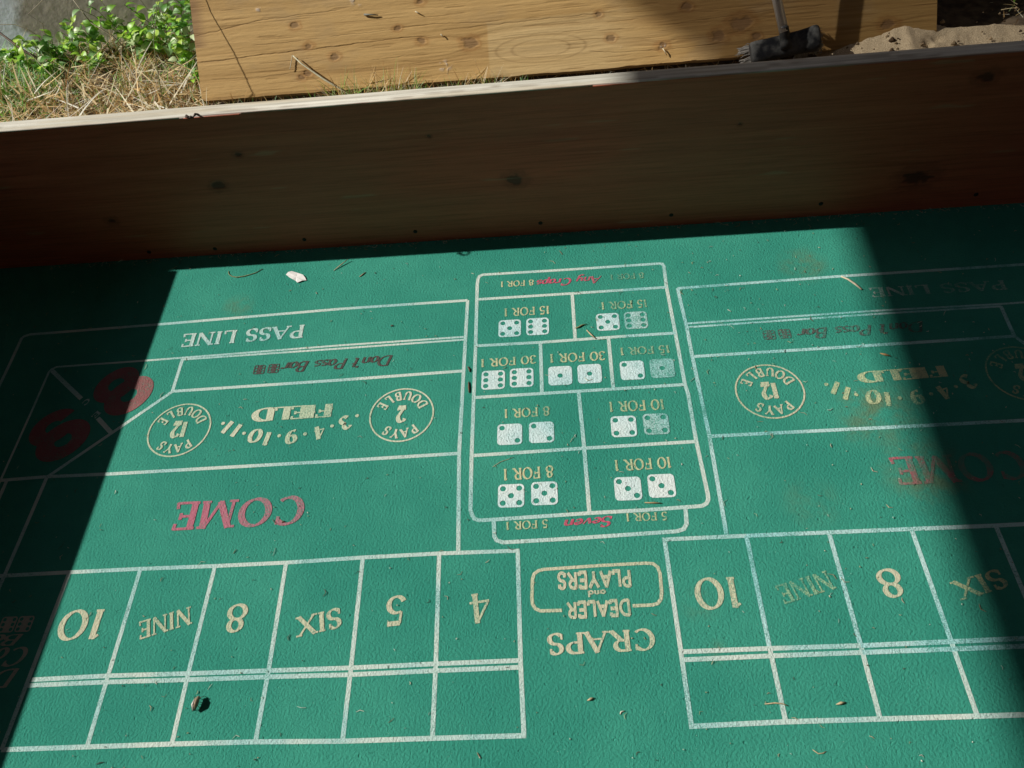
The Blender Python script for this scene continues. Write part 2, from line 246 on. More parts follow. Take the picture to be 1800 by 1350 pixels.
DICE = [(5,'dice',(0.7405,0.7448),0.0415),(6,'dice',(0.7952,0.7446),0.0415),(5,'dice',(0.9317,0.7436),0.0415),(6,'dice_worn',(0.9856,0.7429),0.0415),(6,'dice',(0.7084,0.6196),0.0415),(6,'dice',(0.7617,0.6206),0.0415),(1,'dice',(0.8332,0.6193),0.0415),(1,'dice',(0.8876,0.6194),0.0415),(2,'dice',(0.966,0.6208),0.0415),(1,'dice_worn',(1.0207,0.621),0.0415),(2,'dice',(0.7382,0.4957),0.0415),(2,'dice',(0.7945,0.4959),0.0415),(4,'dice',(0.9385,0.4976),0.0415),(4,'dice_worn',(0.9948,0.4986),0.0415),(5,'dice',(0.7394,0.3724),0.0415),(5,'dice',(0.7951,0.3735),0.0415),(3,'dice',(0.9334,0.3736),0.0415),(3,'dice',(0.9887,0.3754),0.0415),(6,'maroon',(0.2493,0.683),0.0225),(6,'maroon',(0.2777,0.6835),0.0225),(6,'maroon_worn',(1.2266,0.6829),0.0225),(6,'maroon_worn',(1.2548,0.6831),0.0225),(6,'tan',(-0.0408,0.1895),0.026),(6,'tan',(-0.0691,0.1898),0.026)]
BIG = [('8','red_dim',(-0.0189,0.6547),(-0.0377,0.6745),(0.0058,0.6375)),('6','red_dim',(-0.116,0.559),(-0.1384,0.5828),(-0.0932,0.5356))]

# ------------------------------------------------------------------ printed layout on the felt
def A_(cx, cy, rx, ry, a0, a1, n=14):
    return [(cx+rx*math.cos(R(a0+(a1-a0)*i/n)), cy+ry*math.sin(R(a0+(a1-a0)*i/n))) for i in range(n+1)]
# glyph = (width, [strokes], [foot serifs])   a stroke is a point list, optional leading 't' (thin) / 'k' (thick)
GL = {
 'A': (.86, [['t', (.05, 0), (.43, 1)], ['k', (.41, 1), (.80, 0)], ['t', (.2, .36), (.66, .36)]], [(.05, 0), (.80, 0)]),
 'B': (.70, [['k', (.13, 0), (.13, 1)], [(.1, .97)]+A_(.34, .74, .22, .23, 90, -90)+[(.1, .51)], [(.1, .51)]+A_(.36, .27, .26, .24, 90, -90)+[(.1, .03)]], [(.13, 0), (.13, 1)]),
 'C': (.84, [A_(.44, .5, .36, .48, 48, 312, 24), ['t', (.70, .98), (.69, .70)]], []),
 'D': (.86, [['k', (.13, 0), (.13, 1)], [(.1, .97)]+A_(.34, .5, .42, .47, 90, -90, 20)+[(.1, .03)]], [(.13, 0), (.13, 1)]),
 'E': (.70, [['k', (.13, 0), (.13, 1)], ['t', (.05, .97), (.60, .97)], ['t', (.1, .52), (.48, .52)], ['t', (.05, .03), (.64, .03)], ['t', (.59, 1), (.57, .78)], ['t', (.47, .64), (.47, .40)], ['t', (.64, 0), (.60, .24)]], [(.13, 0), (.13, 1)]),
 'F': (.66, [['k', (.13, 0), (.13, 1)], ['t', (.05, .97), (.60, .97)], ['t', (.1, .52), (.48, .52)], ['t', (.59, 1), (.57, .76)], ['t', (.47, .64), (.47, .40)]], [(.13, 0), (.13, 1)]),
 'I': (.34, [['k', (.17, 0), (.17, 1)]], [(.17, 0), (.17, 1)]),
 'L': (.66, [['k', (.13, 0), (.13, 1)], ['t', (.05, .03), (.60, .03)], ['t', (.60, 0), (.57, .26)]], [(.13, 0), (.13, 1)]),
 'M': (1.06, [['t', (.14, 0), (.18, 1)], ['k', (.16, 1), (.52, .04)], ['t', (.50, .02), (.86, 1)], ['k', (.88, 1), (.92, 0)]], [(.14, 0), (.92, 0), (.12, 1), (.92, 1)]),
 'N': (.92, [['t', (.14, 0), (.14, 1)], ['k', (.12, 1), (.78, .02)], ['t', (.78, 0), (.78, 1)]], [(.14, 0), (.10, 1), (.78, 1)]),
 'O': (.94, [A_(.47, .5, .38, .48, 0, 360, 32)], []),
 'P': (.68, [['k', (.13, 0), (.13, 1)], [(.1, .97)]+A_(.34, .72, .25, .25, 90, -90)+[(.1, .47)]], [(.13, 0), (.13, 1)]),
 'R': (.80, [['k', (.13, 0), (.13, 1)], [(.1, .97)]+A_(.34, .73, .24, .24, 90, -90)+[(.1, .49)], ['k', (.34, .49), (.70, .02)]], [(.13, 0), (.13, 1), (.72, 0)]),
 'S': (.62, [A_(.31, .74, .21, .235, 35, 270)+A_(.31, .26, .24, .245, 90, -145), ['t', (.50, .97), (.50, .72)], ['t', (.09, .03), (.09, .30)]], []),
 'U': (.88, [['k', (.16, 1), (.16, .36)], A_(.44, .36, .28, .34, 180, 360), ['t', (.72, .36), (.72, 1)]], [(.16, 1), (.72, 1)]),
 'V': (.84, [['k', (.06, 1), (.42, 0)], ['t', (.42, 0), (.78, 1)]], [(.06, 1), (.78, 1)]),
 'X': (.86, [['k', (.08, 1), (.76, 0)], ['t', (.08, 0), (.76, 1)]], [(.08, 0), (.76, 0), (.08, 1), (.76, 1)]),
 'Y': (.82, [['k', (.07, 1), (.41, .46)], ['t', (.75, 1), (.41, .46)], ['k', (.41, .5), (.41, 0)]], [(.07, 1), (.75, 1), (.41, 0)]),
 '0': (.80, [A_(.40, .5, .32, .48, 0, 360, 32)], []),
 '1': (.40, [['k', (.21, 0), (.21, 1)], ['t', (.21, .99), (.06, .86)]], [(.21, 0)]),
 '2': (.66, [A_(.32, .70, .23, .27, 165, -35)+[(.30, .22), (.07, .04)], ['k', (.06, .05), (.58, .05)], ['t', (.58, .02), (.60, .22)]], []),
 '3': (.62, [A_(.28, .75, .21, .22, 160, -90)+A_(.28, .27, .25, .26, 90, -160)], []),
 '4': (.74, [['k', (.50, 0), (.50, 1)], ['t', (.50, .98), (.06, .30)], ['t', (.04, .30), (.70, .30)]], [(.50, 0)]),
 '5': (.64, [['k', (.16, .95), (.56, .97)], ['t', (.17, .96), (.14, .55)], [(.14, .55)]+A_(.30, .31, .25, .29, 115, -155)], []),
 '6': (.70, [A_(.35, .30, .26, .28, 0, 360, 26), [(.10, .32)]+A_(.44, .46, .35, .50, 170, 70)], []),
 '8': (.68, [A_(.33, .75, .20, .22, 0, 360, 24), A_(.33, .27, .26, .26, 0, 360, 26)], []),
 '9': (.70, [A_(.34, .70, .26, .28, 0, 360, 26), [(.59, .68)]+A_(.25, .54, .35, .50, -10, -110)], []),
 '.': (.26, [['k', (.12, .06), (.13, .20)]], []),
 'a': (.56, [A_(.25, .28, .19, .27, 0, 360, 20), ['k', (.45, .55), (.45, .04), (.54, .06)]], []),
 'b': (.56, [['k', (.12, 1), (.12, .03)], A_(.28, .28, .20, .27, 0, 360, 20)], []),
 'd': (.58, [A_(.25, .28, .19, .27, 0, 360, 20), ['k', (.46, 1), (.46, .04), (.54, .06)]], []),
 'e': (.50, [[(.08, .30), (.38, .36)]+A_(.24, .30, .17, .25, 20, 320, 20)], []),
 'm': (.86, [['k', (.1, .55), (.1, 0)], A_(.26, .36, .16, .19, 160, 0)+[(.42, 0)], A_(.58, .36, .16, .19, 160, 0)+[(.74, .03), (.82, .06)]], []),
 'n': (.58, [['k', (.1, .55), (.1, 0)], A_(.27, .36, .17, .19, 160, 0)+[(.44, .03), (.54, .06)]], []),
 'o': (.52, [A_(.25, .28, .19, .27, 0, 360, 20)], []),
 'p': (.56, [['k', (.12, .56), (.08, -.34)], A_(.28, .28, .19, .27, 0, 360, 20)], []),
 'r': (.44, [['k', (.1, .55), (.1, 0)], A_(.28, .36, .18, .19, 170, 40)], []),
 's': (.42, [A_(.20, .42, .13, .13, 40, 270)+A_(.20, .15, .15, .14, 90, -150)], []),
 't': (.36, [['k', (.16, .9), (.14, .08), (.30, .06)], ['t', (.02, .58), (.34, .58)]], []),
 'v': (.50, [['k', (.06, .55), (.22, .02)], ['t', (.22, .02), (.44, .56)]], []),
 'y': (.52, [['k', (.08, .55), (.12, .12), (.30, .06), (.44, .2)], ['k', (.46, .55), (.40, -.20), (.22, -.36), (.06, -.26)]], []),
 "'": (.16, [['k', (.10, 1.0), (.06, .82)]], []),
 ' ': (.40, [], []),
}
ST = dict(roman=(.19, .08, .13, 0), fatroman=(.165, .07, .11, 0), fat=(.30, .085, .15, 0), sans=(.21, .20, 0, 0), sanslc=(.20, .18, 0, 0), script=(.17, .075, 0, .26), micro=(.24, .11, .13, 0))
NIB = (math.cos(R(18)), math.sin(R(18)))
def stroke_quads(pts, thick, thin, force):
    """a pen stroke of varying width as a strip of quads in glyph space"""
    out = []; n = len(pts); L_, R_ = [], []
    for i in range(n):
        a = pts[max(i-1, 0)]; b = pts[min(i+1, n-1)]
        if n > 3 and pts[0] == pts[-1] or (n > 3 and abs(pts[0][0]-pts[-1][0])+abs(pts[0][1]-pts[-1][1]) < 1e-6):
            a = pts[i-1] if i > 0 else pts[-2]; b = pts[i+1] if i < n-1 else pts[1]
        tx, ty = b[0]-a[0], b[1]-a[1]; l = math.hypot(tx, ty) or 1; tx /= l; ty /= l
        if force == 't': w = thin*1.15
        elif force == 'k': w = thick
        else: w = thin + (thick-thin)*min(1, abs(tx*NIB[1]-ty*NIB[0])*1.05)**1.3
        x, y = pts[i]; L_.append((x-ty*w/2, y+tx*w/2)); R_.append((x+ty*w/2, y-tx*w/2))
    for i in range(n-1): out.append((L_[i], R_[i], R_[i+1], L_[i+1]))
    return out
def glyph_polys(ch, style):
    thick, thin, serif, slant = ST[style]
    w, strokes, serifs = GL[ch]; strips = []
    for st in strokes:
        force = st[0] if isinstance(st[0], str) else None
        strips.append(stroke_quads(st[1:] if force else st, thick, thin, force))
    if serif:
        for (x, y) in serifs:
            yy = thin*.5 if y < .5 else 1-thin*.5
            strips.append([((x-serif, yy+thin*.55), (x-serif, yy-thin*.55), (x+serif, yy-thin*.55), (x+serif, yy+thin*.55))])
    if slant: strips = [[tuple((x+slant*y, y) for x, y in q) for q in s] for s in strips]
    return w, strips
class Flat:
    """flat print: each strip a hair above the one before, so that no two lie in one plane"""
    def __init__(s, z): s.mb = MB(); s.z = z
    def strip(s, quads):
        for q in quads: s.mb.add([(x, y, s.z) for x, y in q], [tuple(range(len(q)))])
        s.z += 3e-6
    def build(s, name, mat, parent):
        o = s.mb.build(name, mat, parent)
        bm = bmesh.new(); bm.from_mesh(o.data)
        for f in bm.faces:
            f.normal_update()
            if f.normal.z < 0: f.normal_flip()
        bm.to_mesh(o.data); bm.free(); return o
def place(fl, ch, style, ox, oy, dx, dy, ux, uy):
    w, strips = glyph_polys(ch, style)
    for s in strips: fl.strip([[(ox+dx*x+ux*y, oy+dy*x+uy*y) for x, y in q] for q in s])
    return w
NAMEOF = dict()
def lay_text(text, style, mat, a, b, h, parent):
    ax, ay = a; bx, by = b; L = math.hypot(bx-ax, by-ay); dx, dy = (bx-ax)/L, (by-ay)/L; ux, uy = -dy, dx
    gap = .06 if style not in ('script', 'fat') else .0
    tot = sum(GL[c][0]+gap for c in text)-gap
    k = L/tot; fl = Flat(.0007); x = 0
    for c in text:
        w = GL[c][0]
        if c == ' ' and 'LINE' in text: o = fl.build('lettering', MAT[mat], parent); o['label'] = 'printed word PASS'; fl = Flat(.0007)
        if c != ' ': place(fl, c, style, ax+dx*k*x, ay+dy*k*x, dx*k, dy*k, ux*h, uy*h)
        x += w+gap
    nm = 'numeral' if text.isdigit() else 'lettering'
    o = fl.build(nm, MAT[mat], parent); o['label'] = 'printed ' + ('numeral ' if text.isdigit() else 'words ' if ' ' in text else 'word ') + (text.split()[1] if 'LINE' in text else text)
    return o
LZ = [.0002]
def lay_line(mat, w, pts, parent):
    """one printed line (with its bends) as a strip of constant width"""
    n = len(pts); q = []; Lp, Rp = [], []
    closed = math.dist(pts[0], pts[-1]) < 1e-6
    for i in range(n):
        p = Vector(pts[i]); a = Vector(pts[i-1 if i else (-2 if closed else 0)]); b = Vector(pts[i+1 if i < n-1 else (1 if closed else -1)])
        t1 = (p-a); t2 = (b-p)
        t1 = t1.normalized() if t1.length > 1e-7 else t2.normalized(); t2 = t2.normalized() if t2.length > 1e-7 else t1
        t = (t1+t2).normalized(); nn = Vector((-t.y, t.x)); c = max(.5, nn.dot(Vector((-t1.y, t1.x))))
        Lp.append(p+nn*w/2/c); Rp.append(p-nn*w/2/c)
    fl = Flat(LZ[0]); LZ[0] += 4e-6
    fl.strip([((Lp[i].x, Lp[i].y), (Rp[i].x, Rp[i].y), (Rp[i+1].x, Rp[i+1].y), (Lp[i+1].x, Lp[i+1].y)) for i in range(n-1)])
    return fl.build('printed_line', MAT[mat], parent)
PIPS = {1: [(0, 0)], 2: [(-1, 1), (1, -1)], 3: [(-1, 1), (0, 0), (1, -1)], 4: [(-1, 1), (1, 1), (-1, -1), (1, -1)], 5: [(-1, 1), (1, 1), (0, 0), (-1, -1), (1, -1)], 6: [(-1, 1), (1, 1), (-1, 0), (1, 0), (-1, -1), (1, -1)]}
def lay_die(v, mat, c, side, parent, ang):
    """printed die face: rounded square with the pips left open as real holes"""
    bm = bmesh.new(); h = side/2; rr = side*.16; vs_ = []
    for cx, cy, a0 in ((h-rr, h-rr, 0), (-h+rr, h-rr, 90), (-h+rr, -h+rr, 180), (h-rr, -h+rr, 270)):
        for k in range(5): vs_.append(bm.verts.new((cx+rr*math.cos(R(a0+22.5*k)), cy+rr*math.sin(R(a0+22.5*k)), 0)))
    edges = [bm.edges.new((vs_[i], vs_[(i+1) % len(vs_)])) for i in range(len(vs_))]
    pr = side*.115; po = side*.31
    for px, py in PIPS[v]:
        ring = [bm.verts.new((px*po+pr*math.cos(R(30*k)), py*po*(1.0)+pr*math.sin(R(30*k)), 0)) for k in range(12)]
        edges += [bm.edges.new((ring[i], ring[(i+1) % 12])) for i in range(12)]
    bmesh.ops.triangle_fill(bm, use_beauty=True, use_dissolve=False, edges=edges)
    for f in bm.faces:
        f.normal_update()
        if f.normal.z < 0: f.normal_flip()
    me = bpy.data.meshes.new('die_symbol'); bm.to_mesh(me); bm.free(); me.materials.append(MAT[mat])
    o = bpy.data.objects.new('die_symbol', me); COL.objects.link(o); o.parent = parent
    o.location = (c[0], c[1], .0006); o.rotation_euler.z = ang
    o['label'] = 'printed die face showing %d' % v
    return o
def ring(fl, cx, cy, r, w, n=48):
    P = [(math.cos(2*math.pi*i/n), math.sin(2*math.pi*i/n)) for i in range(n+1)]
    fl.strip([((cx+P[i][0]*(r-w/2), cy+P[i][1]*(r-w/2)), (cx+P[i][0]*(r+w/2), cy+P[i][1]*(r+w/2)), (cx+P[i+1][0]*(r+w/2), cy+P[i+1][1]*(r+w/2)), (cx+P[i+1][0]*(r-w/2), cy+P[i+1][1]*(r-w/2))) for i in range(n)])
def lay_circle(num, mat, c, parent, r=.0585, tilt=0):
    cx, cy = c; fl = Flat(.0007)
    ring(fl, cx, cy, r, .0030)
    th = math.pi + tilt                      # the whole layout faces the far side of the table
    X = (math.cos(th), math.sin(th)); Y = (-math.sin(th), math.cos(th))
    h = .034; k = .027; tot = sum(GL[d][0] for d in num); x = -tot*k/2
    for d in num:
        place(fl, d, 'fat' if num == '2' else 'fat', cx+X[0]*x-Y[0]*h/2, cy+X[1]*x-Y[1]*h/2, X[0]*k, X[1]*k, Y[0]*h, Y[1]*h); x += GL[d][0]*k
    def on_arc(word, rad, mid, step, inward):
        hh = .0190; kk = .0165
        for i, ch in enumerate(word):
            a = mid + (i-(len(word)-1)/2)*step*(1 if inward else -1)
            ca, sa = math.cos(R(a)), math.sin(R(a))
            out = (X[0]*ca+Y[0]*sa, X[1]*ca+Y[1]*sa); up = (-out[0], -out[1]) if inward else out
            d = (up[1], -up[0]); w = GL[ch][0]
            bx, by = cx+out[0]*rad, cy+out[1]*rad
            place(fl, ch, 'micro', bx-d[0]*w*kk/2-up[0]*hh/2, by-d[1]*w*kk/2-up[1]*hh/2, d[0]*kk, d[1]*kk, up[0]*hh, up[1]*hh)
    on_arc('PAYS', .0420, 90, 24, False); on_arc('DOUBLE', .0425, 270, 24, True)
    o = fl.build('payout_ring', MAT[mat], parent); o['label'] = 'printed ring with the words PAYS %s DOUBLE' % num

# ================================================================== large structure
GZ = 0.180                                      # ground behind the table (the table is let into the slope)
def ground_z(x, y):
    base = -0.036 + (GZ+0.036)*sstep(1.075, 1.13, y)
    return base + sstep(1.08, 1.14, y)*(.020*(fbm(x*6, y*6, 3)-.5) + .014*(fbm(x*30, y*30, 5)-.5))
def axis(lo, hi, n, far):
    a = np.linspace(lo, hi, n); e = np.array(far)
    return np.concatenate([lo-e[::-1], a, hi+e])
gx = axis(-1.2, 2.6, 240, [.3, 1, 3, 8, 20, 60, 120]); gy = axis(1.0, 2.2, 110, [.3, 1, 3, 8, 20, 60, 120])
gy = np.concatenate([gy[gy < 1.0], gy[gy >= 1.0]])
X, Y = np.meshgrid(gx, gy); Z = ground_z(X, Y)
def grid_faces(nx, ny):
    i = np.arange(nx*ny).reshape(ny, nx)
    return np.stack([i[:-1, :-1], i[:-1, 1:], i[1:, 1:], i[1:, :-1]], -1).reshape(-1, 4)
SOIL = simple('dry_soil', (.20, .145, .09), .95, .35, 40, .004, col2=(.075, .05, .03))
g = mesh_obj('ground', np.stack([X, Y, Z], -1).reshape(-1, 3), grid_faces(len(gx), len(gy)), SOIL, smooth=True); tag(g, kind='structure')

# sand spilled against the foot of the leaning sheet
sx = np.linspace(1.34, 2.5, 220); sy = np.linspace(1.05, 1.62, 110)
X, Y = np.meshgrid(sx, sy); u_, v_ = X/S, Y/S
zl = np.interp(u_, [10.7, 11.35, 11.65, 12.4, 12.75, 13.0, 13.3, 15, 20], [1.30, 1.44, 1.66, 1.77, 1.85, 1.80, 1.75, 1.70, 1.68])
zz = zl - .16*np.maximum(0, 10.35-v_) - .9*np.maximum(0, v_-(10.70-.42*sstep(12.9, 13.6, u_)+.20*fbm(u_*1.5, v_*0+1, 9)))
zz = zz + .06*(fbm(u_*2.2, v_*2.2, 21)-.5) + .030*(fbm(u_*9, v_*9, 22)-.5) + .022*(fbm(u_*38, v_*38, 23)-.5)
for hu, hv, hr, hd in ((13.05, 10.02, .07, .09), (13.22, 10.15, .06, .07), (14.9, 10.1, .15, -.06), (15.05, 10.2, .10, -.06)):
    zz = zz - hd*np.exp(-((u_-hu)**2+(v_-hv)**2)/hr**2)
SAND = simple('sand', (.84, .68, .45), .95, .2, 500, .002, col2=(.46, .34, .20))
o = mesh_obj('sand', np.stack([X, Y, zz*S], -1).reshape(-1, 3), grid_faces(len(sx), len(sy)), SAND, smooth=True); tag(o, kind='structure')

# low rendered wall behind
def wall_mat():
    m, nt, bs = new_mat('two_tone_render'); v = pos(nt)
    sep = nd(nt, 'ShaderNodeSeparateXYZ'); nt.links.new(v, sep.inputs[0])
    a = noise(nt, v, 5, 4, .55); b = noise(nt, v, 45, 4)
    edge = mth(nt, 'ADD', mth(nt, 'ADD', sep.outputs[0], mth(nt, 'MULTIPLY', a, .22)), mth(nt, 'MULTIPLY', sep.outputs[2], .25))
    k = mrange(nt, edge, -.33, -.30)
    c = mix(nt, k, (.78, .88, .96), mix(nt, mrange(nt, b, .3, .7), (.36, .33, .27), (.46, .42, .34)))  # pale blue on one side of an uneven edge, mottled brown-grey beyond
    nt.links.new(c, bs.inputs['Base Color']); bs.inputs['Roughness'].default_value = .85
    nt.links.new(bump(nt, b, .0015), bs.inputs['Normal']); return m
wv_ = [(y, z) for y, z in ((1.652, .05), (1.652, .16), (1.668, .19), (1.912, .862), (1.99, .862), (1.99, .05))]
wl = MB(); k_ = len(wv_)
wl.add([(-2.4, y, z) for y, z in wv_]+[(1.62, y, z) for y, z in wv_], [tuple(range(k_-1, -1, -1)), tuple(range(k_, 2*k_))]+[(i, (i+1) % k_, k_+(i+1) % k_, k_+i) for i in range(k_)])
wall = wl.build('garden_wall', wall_mat()); tag(wall, 'low sloping grey rendered garden wall behind the weeds at upper left', 'wall')

# ------------------------------------------------------------------ wood
def wood(x, y, knots, seed, freq=55, stretch=1.6, warp=.012):
    """grain value 0..1, knot mask, ring mask for a plank: x along the grain, y across (metres)"""
    yy = y + warp*(fbm(x*2.2, y*6, seed)-.5)*2
    km = np.zeros_like(x); rm = np.zeros_like(x)
    for kx, ky, kr in knots:
        dx, dy = x-kx, y-ky
        d = np.sqrt((dx/1.5)**2+dy**2)
        yy = yy + np.sign(dy)*kr*.9*np.exp(-(d/(kr*2.6))**2)*np.minimum(1, np.abs(dy)/(kr*.5))
        e = d + kr*1.1*(fbm(x*70, y*110, seed+5)-.5)
        km = np.maximum(km, 1-sstep(kr*.55, kr*1.0, e)); rm = np.maximum(rm, np.exp(-((e-kr*1.15)/(kr*.4))**2))
    gr = fbm(x*stretch, yy*freq, seed+1, 4)*.6 + fbm(x*stretch*3, yy*freq*4.5, seed+2, 3)*.4
    return np.clip((gr-.28)/.44, 0, 1), km, rm, yy
def lerp(a, b, t): return np.asarray(a)*(1-t[..., None]) + np.asarray(b)*t[..., None]

# ------------------------------------------------------------------ the table
table = empty('craps_table', (0, 0, 0)); tag(table, 'homemade wooden craps table with a worn green felt layout and high plank rails', 'table')
BV = lambda u: 8.225-.0205*u                     # inner face of the back rail (it is not quite square to the print)
TOP = 2.755*S; TH = .262*S
U0, U1 = -3.85, 18.2
KN = [(1.31, 1.461, .085), (1.85, 2.025, .05), (6.157, 1.171, .115), (12.544, .667, .18), (12.98, 2.39, .10), (4.9, 2.1, .03), (9.6, 1.9, .03), (-.8, .9, .07), (15.6, 1.5, .1)]
KN = [(a*S, b*S, c*S) for a, b, c in KN]
def back_rail():
    nx, nz = 1150, 150
    us = np.linspace(U0, U1, nx); zs = np.linspace(-.03/S, 2.755-.02, nz)
    Ug, Zg = np.meshgrid(us, zs); x, z = Ug*S, Zg*S
    gr, km, rm, yy = wood(x, z, KN, 40, 70, 1.1, .02)
    big = fbm(x*1.7, z*3.5, 77, 3)
    bounce_tint = sstep(.10, .075, z+.01*(fbm(x*2, z*0, 8)-.5))          # paler foot of the plank: felt bounce put into the colour
    c = lerp((.430, .100, .048), (.600, .156, .076), np.clip(gr*.6+big*.4, 0, 1))
    c = lerp(c, c*np.array([1.08, 1.06, 1.05]), bounce_tint)
    red = sstep(.55, .75, fbm(x*1.3+3, z*5, 91)); c = lerp(c, c*np.array([1.15, .85, .8]), red*.6)
    c = lerp(c, (.060, .022, .014), km*.8); c = lerp(c, c*.6, rm*.6)
    scuff = sstep(.80, .88, fbm(x*7, z*60, 55, 3)); c = lerp(c, (.50, .34, .20), scuff*.30)
    yin = BV(Ug)*S - .0006*(gr-.5) + .0010*km
    V = [np.stack([x, yin, z], -1).reshape(-1, 3)]; C = [c.reshape(-1, 3)]; F = [grid_faces(nx, nz)]
    # rounded arris, weathered top, far arris, back
    prof = [(-.0000, -.0025), (.0006, -.0010), (.0020, 0), (.006, .0004), (.012, .0003), (.018, .0005), (.024, .0003), (.030, 0), (.0322, -.0008), (.0328, -.003), (.0328, -.16), (.0328, -.37)]
    x1 = us*S; n1 = len(prof); row = []
    rough = (fbm(x1*9, x1*0, 31)-.5)
    for k, (dy, dz) in enumerate(prof):
        yv = BV(us)*S + dy*(TH/.0328) + (.0012*rough if k < 4 else .0016*(fbm(x1*6, x1*0+3, 32)-.5) if k > 6 else 0)
        zv = TOP + dz + (.0006*(fbm(x1*8, x1*0+k, 33)-.5))
        row.append(np.stack([x1, yv, zv], -1))
    P = np.stack(row, 0)                             # n1, nx, 3
    kk = np.arange(n1)[:, None]+0*x1[None, :]
    g2 = fbm(x1[None, :]*2.2, kk*1.7, 61, 4); g3 = fbm(x1[None, :]*14, kk*2.3, 62, 3)
    ct = lerp((.62, .61, .53), (.92, .90, .80), np.clip((g2-.3)/.4, 0, 1)); ct = lerp(ct, (.30, .24, .17), sstep(.62, .8, g3)*.6)
    tan = sstep(.56, .66, fbm(x1[None, :]*2.6+5, kk*.4, 66)); ct = lerp(ct, (.62, .54, .38), tan*.5)
    edge = ((kk <= 1)*1.0)*np.clip(.35+1.2*(fbm(x1[None, :]*12, kk*0+2, 63)-.3), 0, 1); ct = lerp(ct, (.24, .085, .05), np.clip(edge, 0, 1)*.9)
    ct[10:] = np.array([.25, .17, .10])
    V.append(P.reshape(-1, 3)); C.append(ct.reshape(-1, 3)); F.append(grid_faces(nx, n1)+nx*nz)
    b = nx*nz+nx*n1
    faces = np.concatenate(F).tolist()
    # join last inner row to first profile row, and close the ends
    for i in range(nx-1): faces.append([(nz-1)*nx+i, (nz-1)*nx+i+1, nx*nz+i+1, nx*nz+i])
    o = mesh_obj('back_rail', np.concatenate(V), faces, WOOD_BOARD, table, True, np.concatenate(C))
    o['label'] = 'long plank rail, brown stained inside with a pale weathered top edge'
    return o
rail = back_rail()
SCREW = simple('rusted_screw', (.035, .028, .022), .6, .3, 300, metal=.6)
disc = MB(); disc.tube([(0, .001, 0), (0, -.0006, 0), (0, -.0008, 0)], [.0046, .0044, .0015], 10)
scr0 = None
for (a, b) in ((.715, .135), (2.361, .21), (4.329, .227), (6.491, .235), (8.693, .222), (11.135, .256), (-.494, .155), (13.6, .24)):
    if scr0 is None: scr0 = disc.build('screw', SCREW, rail, True); o = scr0
    else: o = scr0.copy(); COL.objects.link(o); o.parent = rail
    o.location = (a*S, BV(a)*S-.0004, b*S)
WOODP = simple('plain_plank', (.10, .055, .03), .65, .4, 14, .0006)
def rail_box(name, p0, p1):
    m_ = MB(); m_.box(p0, p1); o = m_.build(name, WOODP, table)
    bv = o.modifiers.new('bevel', 'BEVEL'); bv.width = .002; bv.segments = 2; return o
LW = (0.10-1.345*2.755)*S                       # inner face of the left rail
rail_box('side_rail', (LW-.032, -.19, -.03), (LW, 8.28*S, TOP-.002))
rail_box('side_rail', (17.5*S, -.19, -.03), (17.5*S+.032, 7.83*S, TOP-.002))
rail_box('front_rail', (LW-.032, -.226, -.03), (17.5*S+.032, -.192, TOP-.002))
m_ = MB(); m_.box((LW+.001, -.188, -.030), (17.5*S-.001, 7.82*S, -.004)); m_.build('deck', WOODP, table)
# felt: a sheet up to the rails
n = 60; fv = []; ff = []
for i in range(n+1):
    x = LW+.0015 + (17.5*S-.003-LW)*i/n
    fv += [(x, -.187, 0), (x, BV(x/S)*S-.0012, 0)]
for i in range(n): ff.append((2*i, 2*i+2, 2*i+3, 2*i+1))
felt = mesh_obj('felt', fv, ff, felt_mat(), table)
felt['label'] = 'green felt layout sheet with worn white, gold and red print'
for mat, w, pts in LINES: lay_line(mat, w, pts, felt)
for a in TEXTS: lay_text(a[0], a[1], a[2], a[3], a[4], a[5], felt)
for ch, mat, c, up, h in ARC_GLYPHS:
    fl = Flat(.0007); hh = h; kk = h*.98; w = GL[ch][0]; d = (up[1], -up[0])
    if ch == '.': fl.strip([[(c[0]+.0036*math.cos(R(36*k)), c[1]+.0036*math.sin(R(36*k))) for k in range(10)]])
    else: place(fl, ch, 'fat', c[0]-d[0]*w*kk/2-up[0]*hh/2, c[1]-d[1]*w*kk/2-up[1]*hh/2, d[0]*kk, d[1]*kk, up[0]*hh, up[1]*hh)
    fl.build('numeral' if ch != '.' else 'printed_dot', MAT[mat], felt)
for num, mat, c in CIRCLES: lay_circle(num, mat, c, felt)
for v, mat, c, side in DICE: lay_die(v, mat, c, .0440 if side == .0415 else side, felt, R(-1.0))
